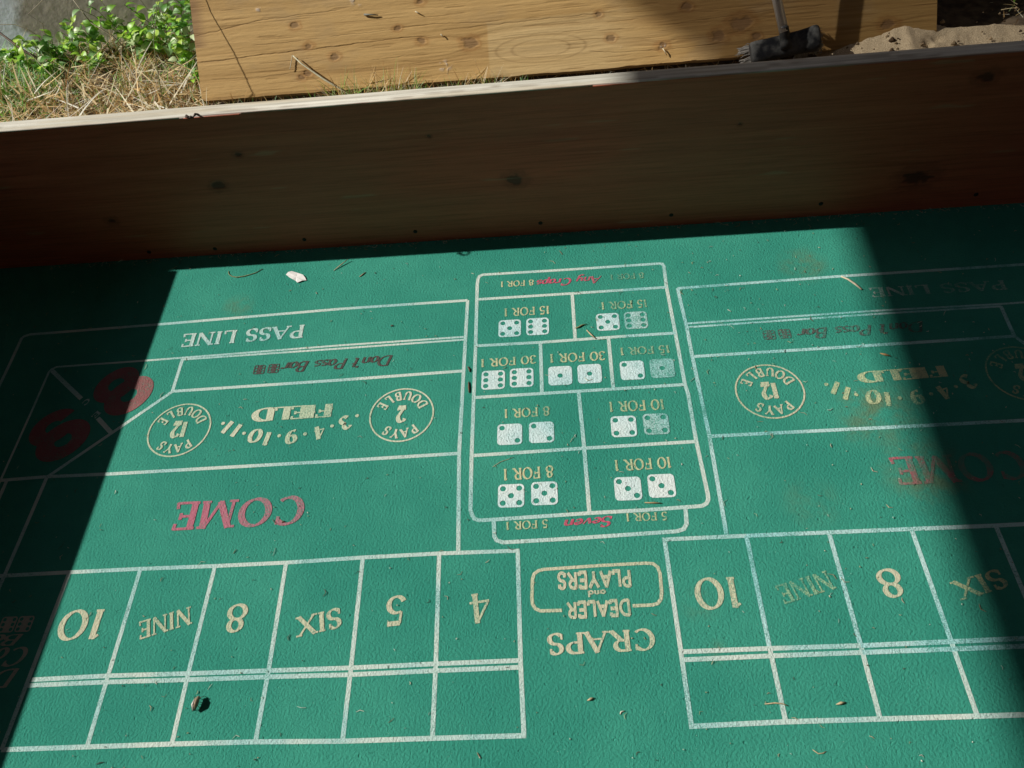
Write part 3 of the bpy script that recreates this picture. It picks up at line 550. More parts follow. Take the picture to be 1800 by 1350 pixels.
def fat_number(ch, mat, c, p, q):
    """big betting numeral set on the slant: p, q are the middles of its two counters"""
    fl = Flat(.0007); ax = Vector((q[0]-p[0], q[1]-p[1])).normalized(); sd_ = Vector((-ax.y, ax.x)); c = Vector(c)
    def lobe(cx, r, hr, hs, g0=-1, g1=-1):
        n = 40; P = []
        for i in range(n+1):
            t = 2*math.pi*i/n; P.append((math.cos(t), math.sin(t)))
        def pt(k, rad, sc): return c + ax*(cx+P[k][0]*rad) + sd_*(P[k][1]*rad*sc)
        fl.strip([(tuple(pt(i, hr, hs)), tuple(pt(i, r, 1.28)), tuple(pt(i+1, r, 1.28)), tuple(pt(i+1, hr, hs))) for i in range(n) if not g0 <= i < g1])
    if ch == '8': lobe(-.023, .037, .0135, 1.25); lobe(.022, .040, .0135, 1.25)
    elif ch == '6': lobe(.021, .041, .0135, 1.25); lobe(-.023, .037, .0125, 1.25, 6, 11)
    else:
        lobe(.018, .038, .014, 1.3)
        n = 16; q_ = []
        for i in range(n):
            t0, t1 = R(200-130*i/n), R(200-130*(i+1)/n)
            w0, w1 = .022, .022
            q_.append(tuple(tuple(c+ax*(-.005-math.sin(t)*rr)+sd_*(-math.cos(t)*rr*1.1)) for t, rr in ((t0, .030), (t0, .052), (t1, .052), (t1, .030))))
        fl.strip(q_)
    o = fl.build('numeral', MAT[mat], felt); o['label'] = 'large faded pink numeral %s in the corner' % ch
for b_ in BIG: fat_number(*b_)
for p in ((.0, 0),):
    fl = Flat(.0007); a, b = Vector((-.0932, .6226)), Vector((-.0867, .6108))
# ------------------------------------------------------------------ leaning timber sheet
PO = Vector((.583, 10.428, 1.65))*S; PD = Vector((.99985, -.0175, 0)); PU = Vector((.0128, .6819, .7313)); PN = PD.cross(PU)
def P3(a, b, off=0): return PO + PD*(a*S) + PU*(b*S) + PN*(off*S)
PK = [(1.831, 1.131, .06), (2.039, .784, .055), (4.088, 1.336, .06), (3.655, .936, .05), (4.055, .698, .06), (4.895, .593, .10), (7.123, .882, .05), (7.318, .482, .06), (8.178, .293, .07), (8.605, .878, .065), (9.495, .551, .13), (9.134, .381, .10), (9.746, .304, .06), (11.903, .328, .09), (1.858, .255, .05), (1.98, .33, .06), (2.485, .559, .06), (10.6, .9, .05), (11.3, 1.1, .07)]
CR = [([(0, .657), (.56, .663), (1.18, .69), (1.8, .708), (2.2, .717), (2.83, .74), (3.64, .768), (4.3, .77)], .010, .0028), ([(0, 1.1), (.62, 1.18), (1.25, 1.27), (2.07, 1.30), (2.8, 1.33)], .008, .0018), ([(2.4, .90), (3.45, .915), (4.26, .961), (5.15, .91), (5.6, .92)], .008, .0018), ([(4.4, .84), (5.2, .86), (6.3, .88), (7.4, .9)], .007, .0016), ([(1.0, .86), (1.7, .87), (2.4, .89)], .007, .0014), ([(6.9, .30), (7.3, .25), (8.2, .22), (9.4, .26)], .008, .0018), ([(3.1, .45), (4.2, .5)], .006, .0012), ([(.2, .35), (1.2, .33), (2.1, .37)], .006, .0012), ([(8.3, .62), (9.0, .66), (9.9, .7), (11., .72)], .007, .0014), ([(1.1, .55), (2.4, .58)], .006, .001), ([(5.4, .65), (6.6, .66)], .006, .001)]
def sheet():
    Wd = 12.68*S
    nx = 1150; bs_ = np.concatenate([np.linspace(0, 1.95, 250), np.linspace(2.05, 7.0, 24)])*S
    xs = np.linspace(0, Wd, nx); x, y = np.meshgrid(xs, bs_)
    gr, km, rm, yy = wood(x, y, [(a*S, b*S, c*S) for a, b, c in PK], 140, 48, 1.3, .016)
    big = fbm(x*1.6, y*5, 177, 3)
    c = lerp((.500, .310, .112), (.710, .475, .195), np.clip(gr*.7+big*.35, 0, 1))
    late = sstep(.60, .78, fbm(x*1.2, yy*95, 180, 2)); c = lerp(c, (.36, .20, .07), late*.35)
    # a paler plug of new wood let into the face, with its oval grain
    pu, pv = x/S, y/S
    plug = sstep(5.18, 5.22, pu)*sstep(.50, .46, np.abs(pv-.42-.012*(pu-5)))*sstep(8.2, 7.0, pu)
    c = lerp(c, lerp((.62, .44, .20), (.76, .58, .30), gr), plug*.65)
    ov = np.sqrt(((pu-6.1)/.50)**2+((pv-.41)/.145)**2)
    for rr in (1.0, 1.55): c = lerp(c, (.34, .21, .09), np.exp(-((ov-rr)/.055)**2)*plug*.45)
    # reddish right-hand part, its colour darkened to deepen the shade there
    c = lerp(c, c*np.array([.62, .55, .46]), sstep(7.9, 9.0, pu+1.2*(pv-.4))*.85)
    c = lerp(c, c*np.array([1.0, 1.02, .95]), sstep(11.2, 11.5, pu)*.6)
    c = lerp(c, (.20, .10, .07), sstep(.30, .02, pu)*(pv > .9)*.5)
    dirt = sstep(.58, .76, fbm(x*9, y*16, 190)); c = lerp(c, (.42, .30, .16), dirt*.35)
    c = lerp(c, (.17, .085, .045), km*.62); c = lerp(c, c*np.array([.75, .6, .5]), rm*.6)
    h = .0006*(gr-.5) - .0008*km - .0004*late + .0003*(fbm(x*90, y*400, 199, 2)-.5)
    small = sstep(.70, .80, fbm(x*12, y*260, 201, 2)); h -= small*.0004; c = lerp(c, (.32, .18, .06), small*.4)
    for pts, w, dp in CR:
        px = [p[0] for p in pts]; py = [p[1] for p in pts]
        yl = np.interp(pu, px, py) + .012*(fbm(pu*7, pu*0+dp*1e4, 5, 3)-.5)*2
        inside = sstep(px[0]-.02, px[0]+.10, pu)*sstep(px[-1]+.02, px[-1]-.25, pu)
        wv = w*(.25+1.0*fbm(pu*3, pu*0+9, 12))
        k = np.exp(-((pv-yl)/wv)**2)*inside
        h -= .40*dp*k; c = lerp(c, (.20, .11, .04), k*.6)
    # torn shreds of paper and lime left on the face
    for a, b, r in ((4.42, .26, .11), (1.22, 1.45, .05), (3.0, 1.50, .16), (7.42, .33, .05), (8.18, .29, .05), (6.6, 1.35, .15)):
        d = np.sqrt(((pu-a)/1.4)**2+(pv-b)**2)
        k = (1-sstep(r*.3, r*1.1, d))*sstep(.5, .62, fbm(x*130, y*130, 210)); c = lerp(c, (.66, .58, .50), k*.8); h += .0008*k
    # ragged lower edge
    b0 = y.copy(); b0[0] += (.004*(fbm(xs*20, xs*0, 220)-.5))
    P = np.array(PO)[None, None]+np.array(PD)*x[..., None]+np.array(PU)*b0[..., None]+np.array(PN)*h[..., None]
    ny = len(bs_); V = P.reshape(-1, 3); Cc = c.reshape(-1, 3); F = grid_faces(nx, ny).tolist()
    t = .20
    base = len(V); bk = []
    loop = list(range(nx)) + [j*nx+nx-1 for j in range(1, ny)] + [(ny-1)*nx+i for i in range(nx-2, -1, -1)] + [j*nx for j in range(ny-2, 0, -1)]
    E1 = V[loop]; E2 = E1 - np.array(PN)*t*S; m0 = len(loop)
    V = np.concatenate([V, E1, E2]); Cc = np.concatenate([Cc, np.tile((.30, .20, .10), (2*m0, 1))])
    for i in range(m0): j = (i+1) % m0; F.append([base+i, base+m0+i, base+m0+j, base+j])
    F.append([base+m0+i for i in range(m0)])
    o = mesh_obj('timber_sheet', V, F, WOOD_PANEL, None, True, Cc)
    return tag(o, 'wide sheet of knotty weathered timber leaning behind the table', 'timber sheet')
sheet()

# ------------------------------------------------------------------ unseen roof, cloth and house walls put up to shade and block sky
def lift(us, vs_, z): k = z/S; return ((us-1.345*k)*S, (vs_+.153*k)*S, z)
RZ = 3.3
def prism(name, pts, t, mat, parent=None):
    n = len(pts); v = [p for p in pts] + [(p[0], p[1], p[2]+t) for p in pts]
    f = [tuple(range(n-1, -1, -1)), tuple(range(n, 2*n))] + [(i, (i+1) % n, n+(i+1) % n, n+i) for i in range(n)]
    return mesh_obj(name, v, f, mat, parent)
porch = empty('unseen_roof', lift(30, -20, 0)[:2]+(0,)); tag(porch, 'unseen dark timber roof shaped to cast the shade on the right', 'porch roof')
PM = simple('porch_timber', (.10, .075, .055), .8, .3, 12)
def inv(o):
    o.matrix_parent_inverse = porch.matrix_world.inverted(); return o
bpy.context.view_layer.update()
inv(prism('roof_deck', [lift(10.86, -6.0, RZ), lift(52, -30, RZ), lift(52, 9.0, RZ), lift(11.80, 9.0, RZ)][:1]+[lift(8.95, -30, RZ), lift(52, -30, RZ), lift(52, 9.0, RZ), lift(11.56, 9.0, RZ)], .05, PM, porch))
for yv in (-28, -19, -10, -1, 7):
    a = lift(15.4, yv, RZ); b = lift(52, yv, RZ); m_ = MB(); m_.box((a[0]+.05, a[1]-.03, RZ-.14), (b[0], a[1]+.03, RZ-.002)); inv(m_.build('rafter', PM, porch))
a = lift(11.0, -29, RZ); m_ = MB(); m_.box((a[0]+.1, a[1], -.05), (a[0]+.22, a[1]+.12, RZ-.142)); inv(m_.build('post', PM, porch))
cl, nt, bs = new_mat('shade_mesh'); bs.inputs['Base Color'].default_value = (.10, .11, .10, 1); bs.inputs['Roughness'].default_value = .9
tp = nd(nt, 'ShaderNodeBsdfTransparent'); ms = nd(nt, 'ShaderNodeMixShader'); ms.inputs[0].default_value = .66
nt.links.new(tp.outputs[0], ms.inputs[1]); nt.links.new(bs.outputs[0], ms.inputs[2]); nt.links.new(ms.outputs[0], nt.nodes['Material Output'].inputs[0])
o = prism('unseen_shade_cloth', [lift(11.60, 9.01, RZ), lift(52, 9.01, RZ), lift(52, 24, RZ), lift(2.0, 22, RZ), lift(11.37, 10.66, RZ), lift(11.80, 10.10, RZ)], .001, cl)  # invented sheet that passes part of the sun, for the half shade
o.data.polygons; tag(o, 'unseen open weave cloth added to half shade the sand and timber sheet', 'shade cloth')
bm = bmesh.new(); bm.from_mesh(o.data); top = [f for f in bm.faces if len(f.verts) == 6 and f.calc_center_median().z > RZ+.0005]; bmesh.ops.delete(bm, geom=[f for f in bm.faces if f not in top], context='FACES_ONLY'); bm.to_mesh(o.data); bm.free()
hw = MB(); hw.box((3.02, -3.6, -.05), (3.2, 3.2, 3.9)); house = hw.build('sky_block_wall', simple('sky_block_siding', (.16, .12, .09), .8, .3, 8)); tag(house, 'unseen brown wall added on the right to block sky', 'house')  # both house walls added to block sky fill and deepen the shadows
hw = MB(); hw.box((-2.6, -3.75, -.05), (3.0, -3.6, 3.9)); h2 = hw.build('sky_block_wing', simple('wing_siding', (.13, .10, .08), .8, .3, 8)); tag(h2, 'unseen brown wall added behind the camera to block sky', 'house')

# unseen paving added for warm bounce, and fences added to block sky fill
pv = MB(); pv.box((-2.6, -3.595, -.034), (3.0, -.24, -.012)); tag(pv.build('bounce_floor', simple('warm_bounce_stone', (.56, .42, .28), .85, .25, 9, .002)), kind='structure')
def fence(name, p0, p1, h, label):
    root = empty(name, (p0[0], p0[1], 0)); tag(root, label, 'sky blocking fence')
    d = Vector((p1[0]-p0[0], p1[1]-p0[1], 0)); L_ = d.length; d.normalize(); k = int(L_/.15); fm = simple('sky_block_board', (.15, .105, .07), .85, .35, 10)
    b_ = MB(); b_.box((.003, -.01, 0), (.147, .01, h)); first = None
    for i in range(k):
        if first is None: first = b_.build('board', fm, root); o = first
        else: o = first.copy(); COL.objects.link(o); o.parent = root
        o.location = (d.x*.15*i, d.y*.15*i, -.04); o.rotation_euler.z = math.atan2(d.y, d.x)
fence('sky_block_fence', (-4.2, 2.7), (3.2, 2.7), 2.3, 'unseen tall board fence added to block the far sky')
fence('sky_block_side_fence', (-4.3, -3.6), (-4.3, 2.6), 2.2, 'unseen board fence added to block low sky on the left')

# ================================================================== broom
broom = empty('scrub_broom', P3(10.1, -.3, .2)); tag(broom, 'black dusty scrubbing broom with metal handle standing against the timber sheet', 'broom')
bpy.context.view_layer.update(); BI = broom.matrix_world.inverted()
def bpart(o, par=None):
    o.parent = par or broom
    if par is None: o.matrix_parent_inverse = BI
    return o
def plastic():
    m, nt, bs = new_mat('dusty_black_plastic'); v = pos(nt)
    n1 = noise(nt, v, 30, 4, .65); n2 = noise(nt, v, 300, 3)
    up = nd(nt, 'ShaderNodeNewGeometry'); sep = nd(nt, 'ShaderNodeSeparateXYZ'); nt.links.new(up.outputs['Normal'], sep.inputs[0])
    k = mth(nt, 'MULTIPLY', mrange(nt, n1, .40, .70), mrange(nt, sep.outputs[2], .1, .9, .25, 1))
    nt.links.new(mix(nt, k, (.014, .015, .017), (.15, .15, .14)), bs.inputs['Base Color'])
    nt.links.new(mrange(nt, n1, .4, .65, .35, .8), bs.inputs['Roughness']); return m
PL = plastic()
ang = R(8.5); HX = (math.cos(ang), math.sin(ang)); HY = (-math.sin(ang), math.cos(ang)); HC = (10.12, .055)
def H3(a, b, c): return P3(HC[0]+HX[0]*a+HY[0]*b, HC[1]+HX[1]*a+HY[1]*b, c)
def loft(secs, par_name, mat, closed_ends=True):
    n = len(secs[0]); v = [p for s_ in secs for p in s_]; f = []
    for i in range(len(secs)-1):
        for k in range(n): f.append((i*n+k, i*n+(k+1) % n, (i+1)*n+(k+1) % n, (i+1)*n+k))
    f.append(tuple(range(n-1, -1, -1))); f.append(tuple((len(secs)-1)*n+k for k in range(n)))
    return mesh_obj(par_name, v, f, mat, None, True)
# head: a shallow arched body with thick rounded ends
secs = []
for a, hb, tk, sk in ((-.555, .10, .03, .0), (-.55, .150, .055, 0), (-.52, .175, .075, 0), (-.45, .182, .085, 0), (-.25, .178, .075, 0), (0, .182, .08, 0), (.25, .185, .080, .0), (.40, .195, .10, .0), (.47, .205, .135, .0), (.53, .205, .140, 0), (.565, .185, .12, 0), (.575, .13, .07, 0)):
    s_ = []
    for k in range(16):
        t = 2*math.pi*k/16; cc, ss = math.cos(t), math.sin(t)
        s_.append(H3(a, hb*math.copysign(abs(cc)**.55, cc), .30+tk*math.copysign(abs(ss)**.6, ss)))
    secs.append(s_)
head = bpart(loft(secs, 'brush_head', PL))
secs = [[H3(.0+x*(-.02)+.085*sc*math.cos(2*math.pi*k/14), -.05+.30*x, .40+.10*x+.075*sc*math.sin(2*math.pi*k/14)) for k in range(14)] for x, sc in ((-.1, .9), (.0, 1.15), (.25, 1.05), (.5, .95), (.52, 1.02), (.9, .92), (1.0, .92), (1.01, .8))]
bpart(loft(secs, 'socket', PL))
ha, hb_ = H3(-.02, .18, .475), P3(9.93, .77, .56)
dirn = (hb_-ha).normalized(); m_ = MB(); m_.tube([ha, ha+dirn*.5, ha+dirn*1.05], .0095, 16)
bpart(m_.build('handle', simple('brushed_metal_tube', (.93, .92, .88), .32, .05, 120, metal=.25), smooth=True))
m_ = MB()
for i in range(620):
    t = rng.uniform(0, 2*math.pi); cc, ss = math.cos(t), math.sin(t)
    a0, b0 = .52*np.sign(cc)*abs(cc)**.35, .15*np.sign(ss)*abs(ss)**.45
    if abs(a0) < .46 and ss > 0: continue
    ln_ = rng.uniform(.16, .27); fl = rng.uniform(.03, .13)
    p0 = H3(a0, b0, .27); p1 = H3(a0+fl*np.sign(a0)*(abs(a0) > .4)+rng.normal(0, .012), b0+fl*.5*ss+rng.normal(0, .012), .27-ln_*.45); p2 = H3(a0+fl*1.5*np.sign(a0)*(abs(a0) > .4)+rng.normal(0, .02), b0+fl*.8*ss+rng.normal(0, .02), .27-ln_)
    g_ = rng.uniform(.16, .36); m_.tube([p0, p1, p2], [.0008, .0009, .0006], 3, (g_*1.05, g_, g_*.92))
o = bpart(m_.build('bristles', STRAW)); o['kind'] = 'stuff'; o['label'] = 'dusty grey bristles splayed round the head'

# ================================================================== grass and weeds
def gz(x, y): return float(ground_z(np.array(x), np.array(y)))
def blade(mb, base, length, width, lean, azi, col, curl=.6, seg=4):
    d = Vector((math.cos(azi), math.sin(azi), 0)); sd_ = Vector((-d.y, d.x, 0)); p = Vector(base); th = lean; v = []; f = []
    tw = rng.uniform(-.8, .8)
    for i in range(seg+1):
        w = width*(1-(i/seg)**1.6)*.5+.00012
        s2 = (sd_*math.cos(tw)+Vector((0, 0, 1))*math.sin(tw)*.6)
        v += [p-s2*w, p+s2*w]
        p = p + (d*math.sin(th)+Vector((0, 0, 1))*math.cos(th))*(length/seg); th += curl/seg
    for i in range(seg): f.append((2*i, 2*i+1, 2*i+3, 2*i+2))
    mb.add(v, f, col)
DRY = [(.78, .58, .28), (.66, .43, .18), (.86, .74, .48), (.55, .33, .13), (.72, .58, .33), (.42, .24, .10), (.90, .84, .66)]
GRN = [(.20, .48, .06), (.30, .58, .08), (.15, .38, .10), (.42, .62, .15), (.32, .52, .26)]
def jit(c, a=.15): k = 1+rng.uniform(-a, a); return tuple(min(.95, x*k) for x in c)
dry, grn = MB(), MB()
def sheet_front(x):                            # y of the foot of the leaning sheet
    return PO.y - .0175*(x-PO.x)
for i in range(9000):
    x = rng.uniform(-.78, .085); y = rng.uniform(1.17, 1.66)
    fy = (y-1.17)/.49
    dens = .95 if fy < .55 else .55
    if rng.uniform() > dens*(.45+.9*vnoise(x*14, y*14, 8)): continue
    if ((x+.20)/.055)**2+((y-1.475)/.03)**2 < 1 and rng.uniform() < .9: continue
    green = rng.uniform() < (.14+.50*sstep(.2, .75, fy))*(1.8 if x < -.33 else .9)
    mb = grn if green else dry; col = jit(random.choice(GRN if green else DRY), .25)
    L_ = rng.uniform(.018, .065)*(1.15 if fy > .5 else 1)
    blade(mb, (x, y, gz(x, y)-.004), L_, rng.uniform(.0012, .0036), rng.uniform(.15, 1.3), rng.uniform(0, 6.28), col, rng.uniform(-.3, 1.4))
for i in range(1900):                          # fallen straw lying flat
    x = rng.uniform(-.78, .10); y = rng.uniform(1.16, 1.62)
    blade(dry, (x, y, gz(x, y)+rng.uniform(.002, .018)), rng.uniform(.03, .12), rng.uniform(.0012, .0038), rng.uniform(1.05, 1.6), rng.uniform(0, 6.28), jit(random.choice(DRY), .25), rng.uniform(-.2, .4))
for i in range(330):                           # long bleached stalks matted on top
    x = rng.uniform(-.72, .06); y = 1.17+.36*rng.beta(1.2, 2.0)
    blade(dry, (x, y, gz(x, y)+rng.uniform(.008, .035)), rng.uniform(.05, .15), rng.uniform(.0026, .0050), rng.uniform(1.0, 1.6), rng.choice([.5, 2.4, 2.7, 5.6, 5.9, 1.9])+rng.normal(0, .5), jit(random.choice([(.90, .82, .58), (.95, .92, .78), (.84, .66, .36), (.78, .56, .26)]), .12), rng.uniform(-.2, .4))
for i in range(900):                           # lush green patch at the left
    x = rng.normal(-.50, .09); y = rng.normal(1.42, .07)
    if y < 1.17 or y > 1.62 or x > -.25: continue
    blade(grn, (x, y, gz(x, y)), rng.uniform(.03, .075), rng.uniform(.0018, .0045), rng.uniform(.2, 1.2), rng.uniform(0, 6.28), jit(random.choice(GRN), .2), rng.uniform(0, 1.2))
for i in range(5200):                          # strip along the foot of the sheet
    x = rng.uniform(.07, 1.32); y = sheet_front(x)-abs(rng.normal(.0, .035))-.004
    tuft = np.exp(-((x-.42)/.07)**2)+.9*np.exp(-((x-.52)/.05)**2)+.6*np.exp(-((x-.68)/.10)**2)+.22*np.exp(-((x-.12)/.10)**2)+.30*(vnoise(x*22, 0, 5))
    if rng.uniform() > min(1, tuft)*.8: continue
    tall = .022+.050*min(1, tuft)*(1 if x < .85 else .35)
    green = rng.uniform() < (.30 if x < .85 else .03)
    blade(grn if green else dry, (x, y, gz(x, y)-.003), rng.uniform(.5, 1.3)*tall, rng.uniform(.0010, .0026), rng.uniform(.1, 1.2), rng.uniform(0, 6.28), jit(random.choice(GRN if green else DRY), .25), rng.uniform(-.2, 1.2))
for i in range(500):                           # chaff under the sheet and beside the broom, on the sand
    if i < 420: x = rng.uniform(.75, 1.35); y = sheet_front(x)-rng.uniform(-.03, .06); z = gz(x, y)+rng.uniform(.001, .008)
    else: x = rng.uniform(1.80, 2.05); y = rng.normal(1.335, .02); z = .222
    blade(dry, (x, y, z), rng.uniform(.008, .035), rng.uniform(.0008, .002), rng.uniform(1.1, 1.6), rng.uniform(0, 6.28), jit(random.choice(DRY), .25), rng.uniform(-.2, .3))
tag(dry.build('dry_grass', BLADE), 'straw coloured dry grass and fallen stalks behind the table', 'dry grass', kind='stuff')
tag(grn.build('green_grass', BLADE), 'short green grass growing through the dry stalks', 'grass', kind='stuff')

# leaf: pointed oval, folded along its midrib
def leaf_mesh(name, col, seed):
    r2 = random.Random(seed); v = []; f = []; c = []; n = 6
    for i in range(n+1):
        t = i/n; w = .36*math.sin(math.pi*min(1, t**.8))*(1-.12*t)+.004; z = .12*math.sin(math.pi*t)-.10*t*t
        v += [(t, -w, z+.16*w*1.6), (t, 0, z), (t, w, z+.16*w*1.6)]
        k = 1+.12*(r2.random()-.5); c += [tuple(a*k for a in col), tuple(min(1, a*k*1.25) for a in col), tuple(a*k*.92 for a in col)]
    for i in range(n): f += [(3*i, 3*i+1, 3*i+4, 3*i+3), (3*i+1, 3*i+2, 3*i+5, 3*i+4)]
    me = bpy.data.meshes.new(name); me.from_pydata(v, [], f); at = me.color_attributes.new('Col', 'FLOAT_COLOR', 'POINT')
    q = np.ones((len(v), 4), np.float32); q[:, :3] = c; at.data.foreach_set('color', q.ravel()); me.polygons.foreach_set('use_smooth', [True]*len(f)); me.materials.append(LEAFM); return me
LEAVES = [leaf_mesh('leaf', c, i) for i, c in enumerate([(.36, .66, .06), (.24, .50, .06), (.54, .76, .12), (.14, .34, .07), (.30, .50, .22), (.60, .72, .42)])]
SHADED_LEAVES = [leaf_mesh('shade_dark_leaf', c, 20+i) for i, c in enumerate([(.03, .09, .02), (.045, .12, .025), (.03, .07, .03)])]  # leaf colours darkened to stand for the deep shade at the right
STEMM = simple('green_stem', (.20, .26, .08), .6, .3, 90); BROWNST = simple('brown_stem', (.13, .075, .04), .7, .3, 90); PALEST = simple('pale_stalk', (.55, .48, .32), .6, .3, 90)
def add_leaf(parent, inv_, p, dirv, size, meshes, roll=0):
    o = bpy.data.objects.new('leaf', random.choice(meshes)); COL.objects.link(o); o.parent = parent
    d = Vector(dirv).normalized(); up = Vector((0, 0, 1)); side = up.cross(d)
    if side.length < .05: side = Vector((1, 0, 0))
    side.normalize(); nn = d.cross(side)
    mt = Matrix((d, side, nn)).transposed().to_4x4() @ Matrix.Rotation(roll, 4, 'X')
    mt = Matrix.Translation(p) @ mt @ Matrix.Scale(size, 4); o.matrix_basis = inv_ @ mt
    return o
def plant(name, base, label, nst, hgt, nleaf, size, meshes, group, spread=.6, cat='plant', stemmat=None):
    root = empty(name, base); tag(root, label, cat, group); inv_ = Matrix.Translation(-Vector(base)); st = MB()
    for s_ in range(nst):
        az = rng.uniform(0, 6.28); h = hgt*rng.uniform(.6, 1.1); out = spread*h*rng.uniform(.3, 1)
        pts = [Vector(base)+Vector((math.cos(az)*out*t**1.5, math.sin(az)*out*t**1.5, h*t-.004)) + Vector((rng.normal(0, .002), rng.normal(0, .002), 0)) for t in np.linspace(0, 1, 6)]
        st.tube([p-Vector(base) for p in pts], [.0011, .001, .0009, .0008, .0007, .0005], 4)
        for k in range(nleaf):
            t = .25+.75*(k+.7)/nleaf; i = min(4, int(t*5)); p = pts[i].lerp(pts[i+1], t*5-i)
            a2 = rng.uniform(0, 6.28); el = rng.uniform(-.25, .8)
            add_leaf(root, inv_, p, (math.cos(a2)*math.cos(el), math.sin(a2)*math.cos(el), math.sin(el)), size*rng.uniform(.65, 1.2), meshes, rng.uniform(-.7, .7))
    st.build('stem', stemmat or STEMM, root)
    return root
GRP = 'leafy weeds in front of the garden wall'
spots = [(.035, 1.60, .10, 5, 'tallest leafy weed, beside the left edge of the timber sheet'), (-.04, 1.585, .085, 5, 'leafy weed second from the timber sheet, against the wall'), (.06, 1.50, .07, 4, 'leafy weed low against the left edge of the timber sheet'), (-.10, 1.63, .085, 5, 'bushy bright weed in front of the wall right of the bare stalks'), (.05, 1.40, .035, 4, 'small green sprig at the lower left edge of the timber sheet'), (-.16, 1.60, .055, 4, 'short leafy weed in the middle of the wall foot'), (-.27, 1.61, .05, 3, 'weed with two pale round leaves at the wall foot'), (-.36, 1.57, .040, 3, 'small weed of three leaves on the brown-grey part of the wall'), (-.43, 1.53, .035, 3, 'weed with broad bright leaves near the brown twig'), (-.52, 1.52, .035, 3, 'low green weed at the left edge of the picture'), (-.02, 1.53, .06, 4, 'leafy weed in front of the tall clump'), (-.46, 1.42, .028, 4, 'low green clump under the brown twig'), (-.555, 1.46, .03, 4, 'green clump in the corner of the picture'), (-.08, 1.55, .055, 4, 'weed with small glossy leaves between clump and bare hollow'),
 (-.20, 1.63, .075, 4, 'tall weed on the brown part of the wall'), (-.32, 1.60, .060, 4, 'weed between the bare stalks and the brown-grey wall'), (-.13, 1.57, .05, 4, 'spreading weed above the bare hollow'), (-.40, 1.60, .05, 4, 'weed behind the end of the brown twig'), (-.48, 1.59, .045, 4, 'weed above the brown twig'), (.00, 1.48, .05, 4, 'low weed in front of the tall clump beside the sheet'), (-.60, 1.50, .05, 4, 'weed cut by the left edge of the picture'), (-.36, 1.50, .035, 4, 'low weed among the dry grass below the twig'), (-.25, 1.53, .04, 3, 'low weed left of the pale seed pod')]
for x, y, h, n_, lb in spots: plant('leafy_weed', (x, y, gz(x, y)), lb, n_+2, h*1.5, 6, .027, LEAVES, GRP)
# dark shrub added at the right, deep shade put into its leaf colour, and one lit sprig in front of it
for x, y, h, lb in ((1.80, 1.50, .30, 'added shrub, leaves darkened for shade, just right of the timber sheet'), (1.98, 1.50, .30, 'added shrub, leaves darkened for shade, at the upper right corner'), (2.15, 1.48, .28, 'added shrub, leaves darkened for shade, beyond the right edge')):
    plant('shrub', (x, y, gz(x, y)), lb, 10, h, 8, .030, SHADED_LEAVES, 'added shrubs with shade-dark leaves right of the timber sheet', .55, 'shrub', BROWNST)
p = plant('leafy_sprig', (1.845, 1.375, .205), 'single bright green leaf sprig in front of the dark shrub', 1, .035, 2, .022, LEAVES[:2], None, .3)
# single stalks
def stalk(name, pts, rad, mat, label, cat='stalk'):
    b = Vector(pts[0]); m_ = MB(); n_ = len(pts); m_.tube([Vector(q)-b for q in pts], [rad*(1-.55*i/(n_-1)) for i in range(n_)], 6)
    return tag(m_.build(name, mat, None, True, b), label, cat)
stalk('brown_twig', [(-.3787, 1.5452, .195), (-.4413, 1.5753, .225), (-.5033, 1.6218, .25), (-.5695, 1.6684, .27)], .0042, BROWNST, 'thick brown twig slanting in from the left edge', 'twig')
stalk('dark_stalk', [(-.3906, 1.4633, .186), (-.4457, 1.5012, .195), (-.4996, 1.5418, .205), (-.5538, 1.5808, .215)], .0022, simple('grey_green_stalk', (.16, .19, .12)), 'grey green stalk lying below the brown twig')
stalk('pale_stalk', [(-.1617, 1.552, .188), (-.1963, 1.5655, .24), (-.2443, 1.5852, .27), (-.2700, 1.6152, .29), (-.295, 1.64, .33)], .0018, PALEST, 'long pale grass stalk leaning up across the wall')
stalk('green_stalk', [(-.1192, 1.5536, .19), (-.105, 1.565, .24), (-.0922, 1.5756, .26), (-.0599, 1.6137, .31)], .0015, STEMM, 'green upright stalk left of the tall weeds')
stalk('long_straw', [(-.3171, 1.4074, .183), (-.2796, 1.4747, .19), (-.2383, 1.4961, .2)], .0014, PALEST, 'straw slanting over the dry grass left of the hollow')
stalk('lying_straw', [(-.1264, 1.408, .190), (-.1847, 1.3937, .190), (-.2272, 1.354, .190)], .0015, PALEST, 'pale straw lying on the dry grass near the rail')
stalk('tall_green_stalk', [(-.005, 1.262, .183), (.006, 1.292, .27), (.0175, 1.326, .341), (.026, 1.382, .376), (.039, 1.439, .402), (.050, 1.47, .42)], .0011, STEMM, 'thin green stalk casting its shadow across the timber sheet')
stalk('crooked_stalk', [(-.3799, 1.600, .19), (-.3799, 1.60, .2496), (-.3776, 1.61, .2672), (-.4047, 1.62, .289), (-.3508, 1.62, .3187), (-.33, 1.62, .335)], .0012, PALEST, 'crooked dry stalk bent in front of the wall')
stalk('bent_stalk', [(-.3998, 1.600, .19), (-.3998, 1.60, .2457), (-.4256, 1.61, .2604), (-.446, 1.61, .2726), (-.4819, 1.61, .2761), (-.5233, 1.61, .2802)], .0012, PALEST, 'dry stalk bent level across the wall at the left edge')
stalk('grass_blade', [(.4135, 1.2777, .19), (.4135, 1.2777, .2069), (.3593, 1.3044, .2302), (.312, 1.3322, .2562), (.2945, 1.3466, .2683)], .0030, simple('bleached_blade', (.70, .66, .46)), 'broad bleached grass blade leaning on the timber sheet', 'grass blade')
